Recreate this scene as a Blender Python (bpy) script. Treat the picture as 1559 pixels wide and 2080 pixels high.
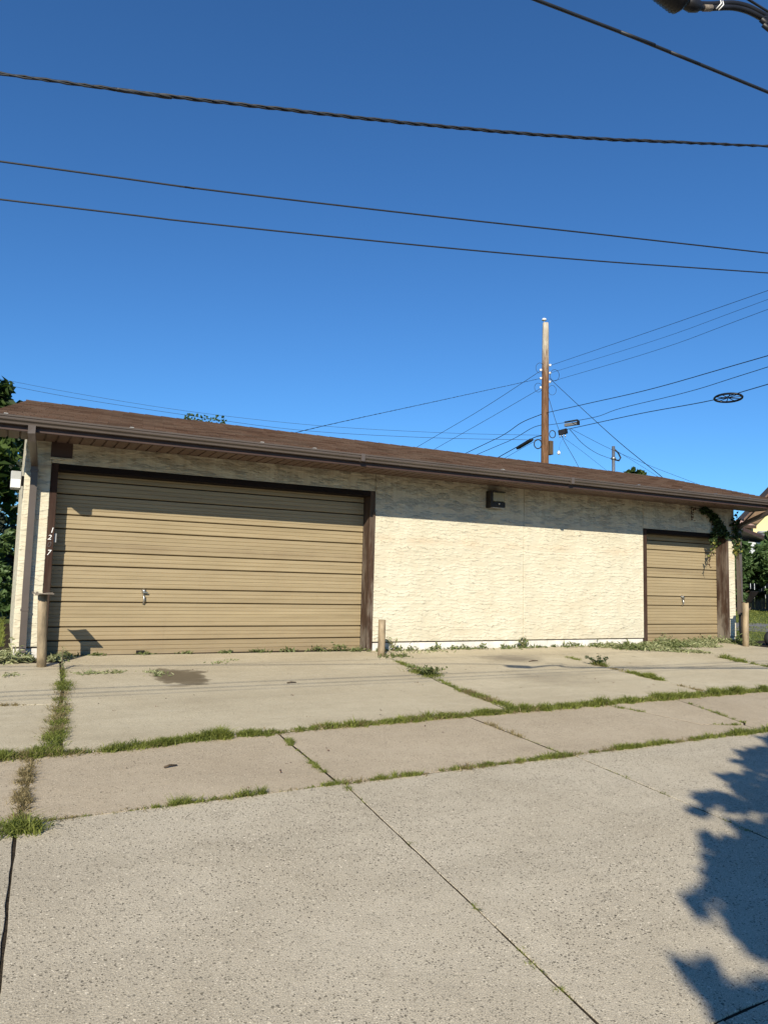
import bpy, bmesh, math, random
import numpy as np
from mathutils import Vector, Matrix

for o in list(bpy.data.objects):
    bpy.data.objects.remove(o, do_unlink=True)
scene = bpy.context.scene
COL = scene.collection
random.seed(7)
RNG = np.random.default_rng(11)

# ------------------------------------------------------------------ camera
CAM = Vector((-0.499, -11.099, 1.097))
YAW, PITCH, ROLL = 0.4722, 0.0972, 0.0249
fw = Vector((math.sin(YAW) * math.cos(PITCH), math.cos(YAW) * math.cos(PITCH), math.sin(PITCH)))
rt0 = Vector((math.cos(YAW), -math.sin(YAW), 0))
up0 = rt0.cross(fw)
rt = rt0 * math.cos(ROLL) + up0 * math.sin(ROLL)
up = up0 * math.cos(ROLL) - rt0 * math.sin(ROLL)
cam = bpy.data.cameras.new('camera')
cam.sensor_fit = 'VERTICAL'
cam.sensor_height = 36.0
cam.lens = 36.0 * 1500 / 2080
cam.clip_start = 0.05
cam.clip_end = 3000
camo = bpy.data.objects.new('camera', cam)
camo.matrix_world = Matrix(((rt.x, up.x, -fw.x, CAM.x), (rt.y, up.y, -fw.y, CAM.y), (rt.z, up.z, -fw.z, CAM.z), (0, 0, 0, 1)))
COL.objects.link(camo)
scene.camera = camo

# ------------------------------------------------------------------ sky and sun
SUN = Vector((0.64, 1.0, -0.66)).normalized()          # direction the light travels
ELEV = math.asin(-SUN.z)
AZ = math.atan2(-SUN.x, -SUN.y)                        # clockwise from +Y
world = bpy.data.worlds.new('World')
scene.world = world
world.use_nodes = True
wn = world.node_tree.nodes
bg = wn['Background']
sky = wn.new('ShaderNodeTexSky')
sky.sky_type = 'NISHITA'
sky.sun_disc = False
sky.sun_elevation = ELEV
sky.sun_rotation = AZ % (2 * math.pi)
sky.altitude = 200
sky.air_density = 1.0
sky.dust_density = 0.05
sky.ozone_density = 2.2
tint = wn.new('ShaderNodeMix'); tint.data_type = 'RGBA'; tint.blend_type = 'MULTIPLY'
tint.inputs[0].default_value = 1.0
tint.inputs[7].default_value = (0.50, 1.00, 1.50, 1)     # a clear deep blue late summer sky
world.node_tree.links.new(sky.outputs[0], tint.inputs[6])
world.node_tree.links.new(tint.outputs[2], bg.inputs[0])
bg.inputs[1].default_value = 0.062
sl = bpy.data.lights.new('sun', 'SUN')
sl.energy = 4.8
sl.angle = math.radians(0.45)
sl.color = (1.0, 0.925, 0.77)
so = bpy.data.objects.new('sun', sl)
so.rotation_euler = SUN.to_track_quat('-Z', 'Y').to_euler()
so.location = (-20, -30, 30)
COL.objects.link(so)
scene.render.engine = 'CYCLES'
scene.view_settings.view_transform = 'Standard'
scene.view_settings.look = 'None'
scene.view_settings.gamma = 1.0
scene.view_settings.use_curve_mapping = False
scene.view_settings.exposure = 0.55

# ------------------------------------------------------------------ helpers
def gz(x, y):
    """height of the ground: it rises gently towards and past the garage"""
    yy = max(-16.0, min(y, 45.0))
    xx = max(-40.0, min(x, 60.0))
    return -0.014 + 0.002 * xx + 0.044 * yy

def tag(o, label=None, cat=None, group=None, kind=None):
    if label: o['label'] = label
    if cat: o['category'] = cat
    if group: o['group'] = group
    if kind: o['kind'] = kind
    return o

def empty(name, loc=(0, 0, 0), parent=None):
    o = bpy.data.objects.new(name, None)
    COL.objects.link(o)
    if parent:
        o.parent = parent
        o.location = Vector(loc) - wloc(parent)
    else:
        o.location = loc
    return o

def wloc(o):
    v = Vector((0, 0, 0))
    while o:
        v += o.location
        o = o.parent
    return v

def link(name, me, parent=None, loc=None):
    o = bpy.data.objects.new(name, me)
    COL.objects.link(o)
    if parent:
        o.parent = parent
    if loc is not None:
        o.location = Vector(loc) - (wloc(parent) if parent else Vector())
    return o

class MB:
    """collects shapes in world coordinates, builds one mesh object"""
    def __init__(s):
        s.v = []; s.f = []; s.sm = []
    def add(s, v, f, smooth=False):
        k = len(s.v)
        s.v += [tuple(p) for p in v]
        s.f += [tuple(i + k for i in q) for q in f]
        s.sm += [smooth] * len(f)
        return s
    def box(s, x0, x1, y0, y1, z0, z1):
        v = [(x0, y0, z0), (x1, y0, z0), (x1, y1, z0), (x0, y1, z0), (x0, y0, z1), (x1, y0, z1), (x1, y1, z1), (x0, y1, z1)]
        return s.add(v, [(0, 3, 2, 1), (4, 5, 6, 7), (0, 1, 5, 4), (1, 2, 6, 5), (2, 3, 7, 6), (3, 0, 4, 7)])
    def bbox(s, x0, x1, y0, y1, z0, z1, b=0.006):
        """box with chamfered edges"""
        bm = bmesh.new()
        bmesh.ops.create_cube(bm, size=1)
        for v in bm.verts:
            v.co = Vector(((x0 + x1) / 2 + v.co.x * (x1 - x0), (y0 + y1) / 2 + v.co.y * (y1 - y0), (z0 + z1) / 2 + v.co.z * (z1 - z0)))
        bmesh.ops.bevel(bm, geom=bm.edges[:], offset=b, segments=1, affect='EDGES')
        return s.bm(bm)
    def bm(s, bm, mat=None, smooth=False):
        if mat is not None: bmesh.ops.transform(bm, matrix=mat, verts=bm.verts[:])
        bm.verts.index_update()
        v = [p.co[:] for p in bm.verts]
        f = [[p.index for p in q.verts] for q in bm.faces]
        bm.free()
        return s.add(v, f, smooth)
    def tube(s, pts, r, n=6, cap=True, smooth=True):
        pts = [Vector(p) for p in pts]
        rs = r if isinstance(r, (list, tuple)) else [r] * len(pts)
        V = []; F = []
        prev = None
        for i, p in enumerate(pts):
            d = (pts[min(i + 1, len(pts) - 1)] - pts[max(i - 1, 0)]).normalized()
            if prev is None:
                a = d.orthogonal().normalized()
                if abs(d.z) > 0.9: a = (Vector((1, 0, 0)) - d * d.x).normalized()
            else:
                a = (prev - d * prev.dot(d)).normalized()
            prev = a
            b = d.cross(a)
            for k in range(n):
                t = 2 * math.pi * k / n
                V.append(p + (a * math.cos(t) + b * math.sin(t)) * rs[i])
        for i in range(len(pts) - 1):
            for k in range(n):
                F.append((i * n + k, i * n + (k + 1) % n, (i + 1) * n + (k + 1) % n, (i + 1) * n + k))
        s.add(V, F, smooth)
        if cap:
            k0 = len(s.v) - len(V)
            s.f.append(tuple(k0 + k for k in reversed(range(n)))); s.sm.append(False)
            s.f.append(tuple(k0 + (len(pts) - 1) * n + k for k in range(n))); s.sm.append(False)
        return s
    def rect_tube(s, pts, w, h, side=(1, 0, 0)):
        pts = [Vector(p) for p in pts]
        V = []; F = []
        sd = Vector(side)
        for i, p in enumerate(pts):
            d = (pts[min(i + 1, len(pts) - 1)] - pts[max(i - 1, 0)]).normalized()
            a = (sd - d * sd.dot(d)).normalized(); b = d.cross(a)
            for (u, v) in ((-1, -1), (1, -1), (1, 1), (-1, 1)):
                V.append(p + a * u * w / 2 + b * v * h / 2)
        for i in range(len(pts) - 1):
            for k in range(4):
                F.append((i * 4 + k, i * 4 + (k + 1) % 4, i * 4 + 4 + (k + 1) % 4, i * 4 + 4 + k))
        F.append((3, 2, 1, 0)); q = (len(pts) - 1) * 4; F.append((q, q + 1, q + 2, q + 3))
        return s.add(V, F)
    def lathe(s, c, prof, n=20, axis='Z', smooth=True):
        V = []; F = []
        for (r, h) in prof:
            for k in range(n):
                t = 2 * math.pi * k / n
                if axis == 'Z': V.append((c[0] + r * math.cos(t), c[1] + r * math.sin(t), c[2] + h))
                elif axis == 'X': V.append((c[0] + h, c[1] + r * math.cos(t), c[2] + r * math.sin(t)))
                else: V.append((c[0] + r * math.sin(t), c[1] + h, c[2] + r * math.cos(t)))
        m = len(prof)
        for i in range(m - 1):
            for k in range(n):
                F.append((i * n + k, i * n + (k + 1) % n, (i + 1) * n + (k + 1) % n, (i + 1) * n + k))
        F.append(tuple(reversed(range(n)))); F.append(tuple((m - 1) * n + k for k in range(n)))
        return s.add(V, F, smooth)
    def extrude_x(s, prof, x0, x1, closed=True):
        """profile of (y, z) points drawn along X"""
        n = len(prof)
        V = [(x0, y, z) for y, z in prof] + [(x1, y, z) for y, z in prof]
        F = [(k, (k + 1) % n, n + (k + 1) % n, n + k) for k in range(n if closed else n - 1)]
        if closed:
            F.append(tuple(reversed(range(n)))); F.append(tuple(n + k for k in range(n)))
        return s.add(V, F)
    def build(s, name, mat, parent=None, origin=None):
        if origin is None:
            origin = wloc(parent) if parent else Vector()
        origin = Vector(origin)
        me = bpy.data.meshes.new(name)
        me.from_pydata([(p[0] - origin.x, p[1] - origin.y, p[2] - origin.z) for p in s.v], [], s.f)
        me.materials.append(mat)
        me.polygons.foreach_set('use_smooth', s.sm)
        bm = bmesh.new(); bm.from_mesh(me)
        bmesh.ops.recalc_face_normals(bm, faces=bm.faces[:]); bm.to_mesh(me); bm.free()
        me.update()
        return link(name, me, parent, origin)

def np_mesh(name, V, F4, mat, parent=None, origin=(0, 0, 0), rnd=None, smooth=False):
    """fast mesh from arrays: V (n,3), F4 (m,k) faces of equal size"""
    me = bpy.data.meshes.new(name)
    V = np.asarray(V, dtype=np.float32) - np.asarray(origin, dtype=np.float32)
    F4 = np.asarray(F4, dtype=np.int32)
    m, k = F4.shape
    me.vertices.add(len(V)); me.vertices.foreach_set('co', V.ravel())
    me.loops.add(m * k); me.loops.foreach_set('vertex_index', F4.ravel())
    me.polygons.add(m); me.polygons.foreach_set('loop_start', np.arange(0, m * k, k, dtype=np.int32))
    me.polygons.foreach_set('use_smooth', np.full(m, smooth, dtype=bool))
    if rnd is not None:
        a = me.attributes.new('rnd', 'FLOAT', 'FACE'); a.data.foreach_set('value', np.asarray(rnd, dtype=np.float32))
    me.materials.append(mat)
    me.update(calc_edges=True); me.validate()
    return link(name, me, parent, origin)

# ------------------------------------------------------------------ materials
class Mat:
    def __init__(s, name, rough=0.8, spec=0.3, metal=0.0):
        s.m = bpy.data.materials.new(name); s.m.use_nodes = True
        s.t = s.m.node_tree; s.n = s.t.nodes; s.l = s.t.links
        s.b = s.n['Principled BSDF']
        s.b.inputs['Roughness'].default_value = rough
        s.b.inputs['Specular IOR Level'].default_value = spec
        s.b.inputs['Metallic'].default_value = metal
        g = s.n.new('ShaderNodeNewGeometry'); s.pos = g.outputs['Position']; s.geo = g
    def node(s, t, **kw):
        n = s.n.new(t)
        for k, v in kw.items(): setattr(n, k, v)
        return n
    def put(s, sock, v):
        if hasattr(v, 'links'): s.l.new(v, sock)
        elif isinstance(v, (tuple, list)):
            sock.default_value = v if len(v) == len(sock.default_value) else tuple(v) + (1.0,)
        else: sock.default_value = v
    def math(s, op, a, b=None, c=None, clamp=False):
        n = s.node('ShaderNodeMath', operation=op, use_clamp=clamp)
        for i, v in enumerate((a, b, c)):
            if v is not None: s.put(n.inputs[i], v)
        return n.outputs[0]
    def scaled(s, sc, off=(0, 0, 0), src=None):
        n = s.node('ShaderNodeMapping')
        s.put(n.inputs['Vector'], src or s.pos); n.inputs['Scale'].default_value = sc; n.inputs['Location'].default_value = off
        return n.outputs[0]
    def noise(s, scale=5, detail=3, rough=0.55, vec=None, col=False, dist=0):
        n = s.node('ShaderNodeTexNoise'); s.put(n.inputs['Vector'], vec or s.pos)
        n.inputs['Scale'].default_value = scale; n.inputs['Detail'].default_value = detail; n.inputs['Roughness'].default_value = rough
        n.inputs['Distortion'].default_value = dist
        return n.outputs[1 if col else 0]
    def vor(s, scale, vec=None, feature='F1', out='Distance', rand=1.0):
        n = s.node('ShaderNodeTexVoronoi', feature=feature); s.put(n.inputs['Vector'], vec or s.pos)
        n.inputs['Scale'].default_value = scale; n.inputs['Randomness'].default_value = rand
        return n.outputs[out]
    def ramp(s, v, stops, interp='LINEAR'):
        n = s.node('ShaderNodeValToRGB'); s.put(n.inputs[0], v); n.color_ramp.interpolation = interp
        e = n.color_ramp.elements
        while len(e) < len(stops): e.new(0.5)
        for q, (p, c) in zip(e, stops):
            q.position = p
            q.color = (c, c, c, 1) if isinstance(c, (int, float)) else tuple(c) + (1,)
        return n.outputs[0]
    def mix(s, f, a, b, mode='MIX'):
        n = s.node('ShaderNodeMix', data_type='RGBA', blend_type=mode)
        s.put(n.inputs[0], f); s.put(n.inputs[6], a); s.put(n.inputs[7], b)
        return n.outputs[2]
    def sep(s, src=None):
        n = s.node('ShaderNodeSeparateXYZ'); s.put(n.inputs[0], src or s.pos); return n.outputs
    def comb(s, x, y, z):
        n = s.node('ShaderNodeCombineXYZ')
        for i, v in enumerate((x, y, z)): s.put(n.inputs[i], v)
        return n.outputs[0]
    def rand(s):
        return s.node('ShaderNodeObjectInfo').outputs['Random']
    def attr(s, name):
        return s.node('ShaderNodeAttribute', attribute_name=name).outputs['Fac']
    def color(s, v): s.put(s.b.inputs['Base Color'], v)
    def bump(s, h, dist=0.01, strength=1.0, prev=None):
        n = s.node('ShaderNodeBump'); s.put(n.inputs['Height'], h); n.inputs['Distance'].default_value = dist; n.inputs['Strength'].default_value = strength
        if prev: s.put(n.inputs['Normal'], prev)
        s.l.new(n.outputs[0], s.b.inputs['Normal']); return n.outputs[0]

def plain(name, c, rough=0.6, metal=0.0, spec=0.3, var=0.25, scale=8, bump=0.0, stretch=(1, 1, 1)):
    m = Mat(name, rough, spec, metal)
    v = m.noise(scale, 4, 0.6, m.scaled(stretch))
    d = tuple(x * (1 - var) for x in c); u = tuple(min(1, x * (1 + var)) for x in c)
    m.color(m.ramp(v, [(0.3, d), (0.7, u)]))
    if bump: m.bump(m.noise(scale * 6, 3, 0.6, m.scaled(stretch)), bump)
    return m.m

def concrete(name, light, dark, agg, cell, stain=False, pebble=0.12):
    m = Mat(name, 0.9, 0.2)
    xyz = m.sep()
    flat = m.comb(xyz[0], xyz[1], 0.0)
    big = m.noise(0.8, 5, 0.62, flat)
    mid = m.noise(6, 5, 0.7, flat)
    base = m.mix(m.ramp(big, [(0.33, 0.0), (0.68, 1.0)]), light, dark)
    base = m.mix(m.ramp(mid, [(0.45, 0.0), (0.75, 0.40)]), base, tuple(x * 0.74 for x in dark))
    trk = m.noise(1.0, 4, 0.6, m.scaled((0.30, 1.9, 0), (1, 6, 0)))
    base = m.mix(m.ramp(trk, [(0.50, 0.0), (0.72, 0.34)]), base, tuple(x * 0.62 for x in dark))
    rr = m.rand()                                   # slab to slab tone
    base = m.mix(m.math('MULTIPLY', rr, 0.22), base, tuple(x * 0.85 for x in dark))
    # how far the surface is worn down to its stones: wheel paths along the alley and patches
    wear = m.noise(1.0, 4, 0.6, m.scaled((0.5, 1.5, 0), (7, 3, 0)))
    wear = m.ramp(wear, [(0.30, 0.50), (0.48, 0.8), (0.64, 1.0)])
    warp = m.mix(0.02, flat, m.noise(22, 2, 0.5, flat, col=True), 'ADD')
    def stones(sc, lo, keep):
        c = m.sep(m.vor(sc, warp, out='Color')); d = m.vor(sc, warp)
        on_ = m.math('MULTIPLY', m.math('LESS_THAN', d, m.math('ADD', m.math('MULTIPLY', c[2], 0.30), 0.14)), m.math('LESS_THAN', c[1], keep))
        t = m.ramp(c[0], [(0.0, tuple(x * 0.16 for x in dark)), (lo, tuple(x * 0.32 for x in dark)), (lo + 0.03, tuple(x * 0.66 for x in dark)), (0.5, dark), (0.75, tuple(min(1, x * 1.15) for x in light)), (1.0, tuple(min(1, x * 1.4) for x in light))])
        return on_, t, d
    o1, t1, d1 = stones(cell, pebble * 2.2, 0.85)
    o2, t2, d2 = stones(cell * 1.9, pebble * 2.4, 0.85)
    o3, t3, d3 = stones(cell * 0.6, pebble * 4.0, 0.22)
    base = m.mix(m.math('MULTIPLY', m.math('MULTIPLY', o2, wear), agg * 0.85), base, t2)
    base = m.mix(m.math('MULTIPLY', m.math('MULTIPLY', o1, wear), agg), base, t1)
    base = m.mix(m.math('MULTIPLY', m.math('MULTIPLY', o3, wear), agg), base, t3)
    g = m.noise(190, 2, 0.6, flat)
    base = m.mix(1.0, base, m.ramp(g, [(0.3, 0.64), (0.7, 1.20)]), 'MULTIPLY')
    # hairline cracks, mostly absent
    cr = m.vor(0.55, m.mix(0.25, flat, m.noise(2.5, 4, 0.6, flat, col=True), 'ADD'), feature='DISTANCE_TO_EDGE')
    crm = m.math('MULTIPLY', m.math('LESS_THAN', cr, 0.0022), m.ramp(m.noise(0.7, 2, 0.5, m.scaled((1, 1, 0), (4, 9, 0))), [(0.60, 0.0), (0.66, 0.6)]))
    if stain: base = m.mix(crm, base, tuple(x * 0.35 for x in dark))
    # small drips and dots
    dd = m.vor(3.1, warp); dc = m.sep(m.vor(3.1, warp, out='Color'))
    drip = m.math('MULTIPLY', m.math('LESS_THAN', dd, m.math('MULTIPLY', dc[0], 0.06)), m.math('LESS_THAN', dc[1], 0.35))
    base = m.mix(m.math('MULTIPLY', drip, 0.45), base, tuple(x * 0.4 for x in dark))
    if stain:
        w3 = m.noise(3.4, 5, 0.65, flat)
        def blob(cx, cy, rx, ry, stops, amp=1.5):
            dx = m.math('DIVIDE', m.math('SUBTRACT', xyz[0], cx), rx); dy = m.math('DIVIDE', m.math('SUBTRACT', xyz[1], cy), ry)
            d = m.math('SQRT', m.math('ADD', m.math('MULTIPLY', dx, dx), m.math('MULTIPLY', dy, dy)))
            d = m.math('ADD', d, m.math('MULTIPLY', m.math('SUBTRACT', w3, 0.5), amp))
            return m.ramp(m.math('MULTIPLY', d, 0.5), stops)
        wet = blob(1.52, -1.80, 0.33, 0.60, [(0.30, 1.0), (0.46, 0.8), (0.50, 0.35), (0.56, 0.0)], 1.7)
        oil = blob(6.9, -1.25, 0.75, 0.55, [(0.1, 1.0), (0.5, 0.0)])
        track = blob(6.3, -2.9, 0.9, 0.7, [(0.1, 1.0), (0.5, 0.0)])
        spot = blob(1.38, -2.42, 0.16, 0.08, [(0.3, 1.0), (0.55, 0.0)], 0.8)
        base = m.mix(m.math('MULTIPLY', wet, 0.92), base, (0.115, 0.088, 0.052))
        base = m.mix(m.math('MULTIPLY', spot, 0.5), base, (0.125, 0.095, 0.058))
        base = m.mix(m.math('MULTIPLY', oil, 0.65), base, (0.12, 0.10, 0.078))
        base = m.mix(m.math('MULTIPLY', track, 0.30), base, (0.14, 0.12, 0.095))
        streak = m.noise(1.0, 5, 0.65, m.scaled((1.6, 8, 0)))
        base = m.mix(m.ramp(streak, [(0.55, 0.0), (0.8, 0.25)]), base, (0.66, 0.60, 0.48))
        base = m.mix(m.ramp(streak, [(0.22, 0.35), (0.42, 0.0)]), base, tuple(x * 0.7 for x in dark))
    m.color(base)
    h = m.math('ADD', m.math('MULTIPLY', m.math('SUBTRACT', 0.5, d1), 0.4 * agg), m.math('MULTIPLY', m.noise(110, 3, 0.6, flat), 0.7))
    b1 = m.bump(h, 0.004, 0.6)
    m.bump(big, 0.03, 0.5, b1)
    return m.m

def stucco():
    m = Mat('cream_stucco', 0.92, 0.15)
    x, y, z = m.sep()
    v = m.comb(m.math('ADD', x, y), 0.0, z)
    n1 = m.noise(1.0, 4, 0.6, m.scaled((3.0, 1, 4.0), src=v))
    n3 = m.noise(1.0, 2, 0.5, m.scaled((7.0, 1, 13.0), src=v))
    s = m.math('ADD', m.math('MULTIPLY', z, 15.5), m.math('ADD', m.math('MULTIPLY', n1, 3.4), m.math('MULTIPLY', n3, 0.75)))
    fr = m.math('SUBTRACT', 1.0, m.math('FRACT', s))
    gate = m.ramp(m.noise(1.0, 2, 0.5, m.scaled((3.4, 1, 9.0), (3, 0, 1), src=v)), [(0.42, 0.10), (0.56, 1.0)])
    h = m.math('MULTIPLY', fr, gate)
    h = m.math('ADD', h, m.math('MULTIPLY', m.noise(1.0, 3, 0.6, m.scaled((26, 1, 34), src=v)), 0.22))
    lip_shade = m.ramp(m.math('MULTIPLY', fr, gate), [(0.84, 0.0), (0.93, 1.0)])
    dirt = m.noise(1.0, 4, 0.6, m.scaled((1.4, 1, 1.0), src=v))
    base = m.mix(m.ramp(dirt, [(0.35, 0.0), (0.72, 1.0)]), (0.550, 0.508, 0.395), (0.495, 0.448, 0.338))
    base = m.mix(m.math('MULTIPLY', lip_shade, 0.50), base, (0.20, 0.175, 0.14))  # shade under the trowel ledges, painted in as dark edges
    # run-off streaks below the eaves and a faint rusty band
    st = m.noise(1.0, 4, 0.65, m.scaled((9, 1, 0.7), src=v))
    hi = m.ramp(z, [(0.0, 0.0), (1.0, 1.0)])
    zz = m.math('MULTIPLY', m.math('SUBTRACT', z, 1.9), 1.0, clamp=True)
    base = m.mix(m.math('MULTIPLY', m.math('MULTIPLY', m.ramp(st, [(0.42, 0.0), (0.7, 1.0)]), zz), 0.55), base, (0.33, 0.25, 0.16))
    band = m.math('SUBTRACT', 1.0, m.math('MULTIPLY', m.math('ABSOLUTE', m.math('SUBTRACT', z, 1.86)), 9.0), clamp=True)
    base = m.mix(m.math('MULTIPLY', m.math('MULTIPLY', band, m.ramp(dirt, [(0.4, 0.2), (0.6, 1.0)])), 0.30), base, (0.52, 0.36, 0.23))
    sp = m.math('SUBTRACT', 1.0, m.math('MULTIPLY', m.math('SUBTRACT', z, 0.10), 2.2), clamp=True)
    base = m.mix(m.math('MULTIPLY', m.math('MULTIPLY', sp, m.ramp(m.noise(1.0, 5, 0.7, m.scaled((6, 1, 5), src=v)), [(0.40, 0.0), (0.70, 1.0)])), 0.40), base, (0.36, 0.29, 0.20))
    base = m.mix(m.ramp(m.noise(1.0, 5, 0.7, m.scaled((0.9, 1, 2.2), (5, 0, 2), src=v)), [(0.48, 0.0), (0.72, 0.38)]), base, (0.47, 0.37, 0.25))
    m.color(base)
    m.bump(h, 0.017, 1.0)
    return m.m

def door_paint():
    m = Mat('tan_door_paint', 0.55, 0.35)
    x, y, z = m.sep()
    a = m.noise(1.0, 4, 0.6, m.scaled((0.5, 1, 16)))
    b = m.noise(1.0, 4, 0.65, m.scaled((1.4, 1, 1.6)))
    base = m.mix(m.ramp(a, [(0.35, 0.0), (0.7, 1.0)]), (0.335, 0.264, 0.157), (0.250, 0.193, 0.110))
    base = m.mix(m.ramp(b, [(0.5, 0.0), (0.78, 0.45)]), base, (0.265, 0.20, 0.115))
    low = m.math('SUBTRACT', 1.0, m.math('MULTIPLY', m.math('ADD', z, 0.02), 1.8), clamp=True)
    base = m.mix(m.math('MULTIPLY', low, m.ramp(m.noise(2.2, 4, 0.6), [(0.3, 0.25), (0.7, 0.75)])), base, (0.225, 0.16, 0.095))
    ch = m.noise(1.0, 4, 0.75, m.scaled((7, 1, 26)))
    chm = m.math('MULTIPLY', m.ramp(ch, [(0.70, 0.0), (0.73, 1.0)]), low)
    base = m.mix(m.math('MULTIPLY', chm, 0.9), base, (0.07, 0.045, 0.025))
    bd = m.math('SUBTRACT', 1.0, m.math('MULTIPLY', m.math('ABSOLUTE', m.math('SUBTRACT', z, 1.53)), 11.0), clamp=True)
    base = m.mix(m.math('MULTIPLY', m.math('MULTIPLY', bd, m.ramp(b, [(0.35, 0.2), (0.6, 1.0)])), 0.55), base, (0.185, 0.135, 0.080))
    rs = m.noise(1.0, 5, 0.7, m.scaled((11, 1, 0.8)))
    base = m.mix(m.ramp(rs, [(0.62, 0.0), (0.80, 0.35)]), base, (0.19, 0.135, 0.078))
    base = m.mix(m.math('MULTIPLY', m.rand(), 0.30), base, (0.245, 0.19, 0.115))
    m.color(base)
    b_ = m.bump(m.noise(1.0, 3, 0.6, m.scaled((3, 3, 22))), 0.006, 0.6)
    m.bump(m.noise(1.0, 2, 0.5, m.scaled((1.1, 1, 2.3))), 0.05, 0.5, b_)
    return m.m

def old_wood(name, c, grey, amount, axis='Z'):
    m = Mat(name, 0.85, 0.2)
    sc = (30, 30, 1.6) if axis == 'Z' else (1.6, 30, 30)
    g = m.noise(1.0, 5, 0.7, m.scaled(sc))
    w = m.noise(1.0, 4, 0.65, m.scaled((5, 5, 1.2) if axis == 'Z' else (1.2, 5, 5)))
    z = m.sep()[2]
    low = m.math('SUBTRACT', 1.0, m.math('MULTIPLY', z, 0.42), clamp=True)
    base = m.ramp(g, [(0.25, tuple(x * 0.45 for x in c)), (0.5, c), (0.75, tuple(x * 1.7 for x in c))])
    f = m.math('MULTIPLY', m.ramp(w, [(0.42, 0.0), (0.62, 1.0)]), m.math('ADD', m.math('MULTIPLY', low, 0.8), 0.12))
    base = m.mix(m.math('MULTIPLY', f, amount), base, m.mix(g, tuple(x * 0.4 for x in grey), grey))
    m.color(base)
    m.bump(g, 0.008, 0.8)
    return m.m

def shingle_mat(name, use_attr):
    m = Mat(name, 0.92, 0.15)
    r = m.attr('rnd') if use_attr else m.rand()
    n = m.noise(140, 3, 0.7)
    s = m.noise(1.6, 4, 0.6)
    base = m.ramp(r, [(0.0, (0.060, 0.033, 0.022)), (0.5, (0.100, 0.058, 0.040)), (1.0, (0.128, 0.082, 0.060))])
    base = m.mix(1.0, base, m.ramp(n, [(0.3, 0.62), (0.7, 1.3)]), 'MULTIPLY')
    base = m.mix(m.ramp(s, [(0.4, 0.0), (0.75, 0.55)]), base, (0.115, 0.088, 0.068))
    m.color(base)
    m.bump(n, 0.006, 0.7)
    return m.m

def leaf_mat(name, lo, hi, trans=0.35):
    m = Mat(name, 0.55, 0.25)
    r = m.attr('rnd')
    c = m.ramp(r, [(0.0, lo), (1.0, hi)])
    m.color(c)
    t = m.node('ShaderNodeBsdfTranslucent'); m.put(t.inputs[0], m.mix(1.0, c, (1.25, 1.3, 0.7), 'MULTIPLY'))
    mx = m.node('ShaderNodeMixShader'); mx.inputs[0].default_value = trans
    m.l.new(m.b.outputs[0], mx.inputs[1]); m.l.new(t.outputs[0], mx.inputs[2])
    m.l.new(mx.outputs[0], m.n['Material Output'].inputs[0])
    return m.m

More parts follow.
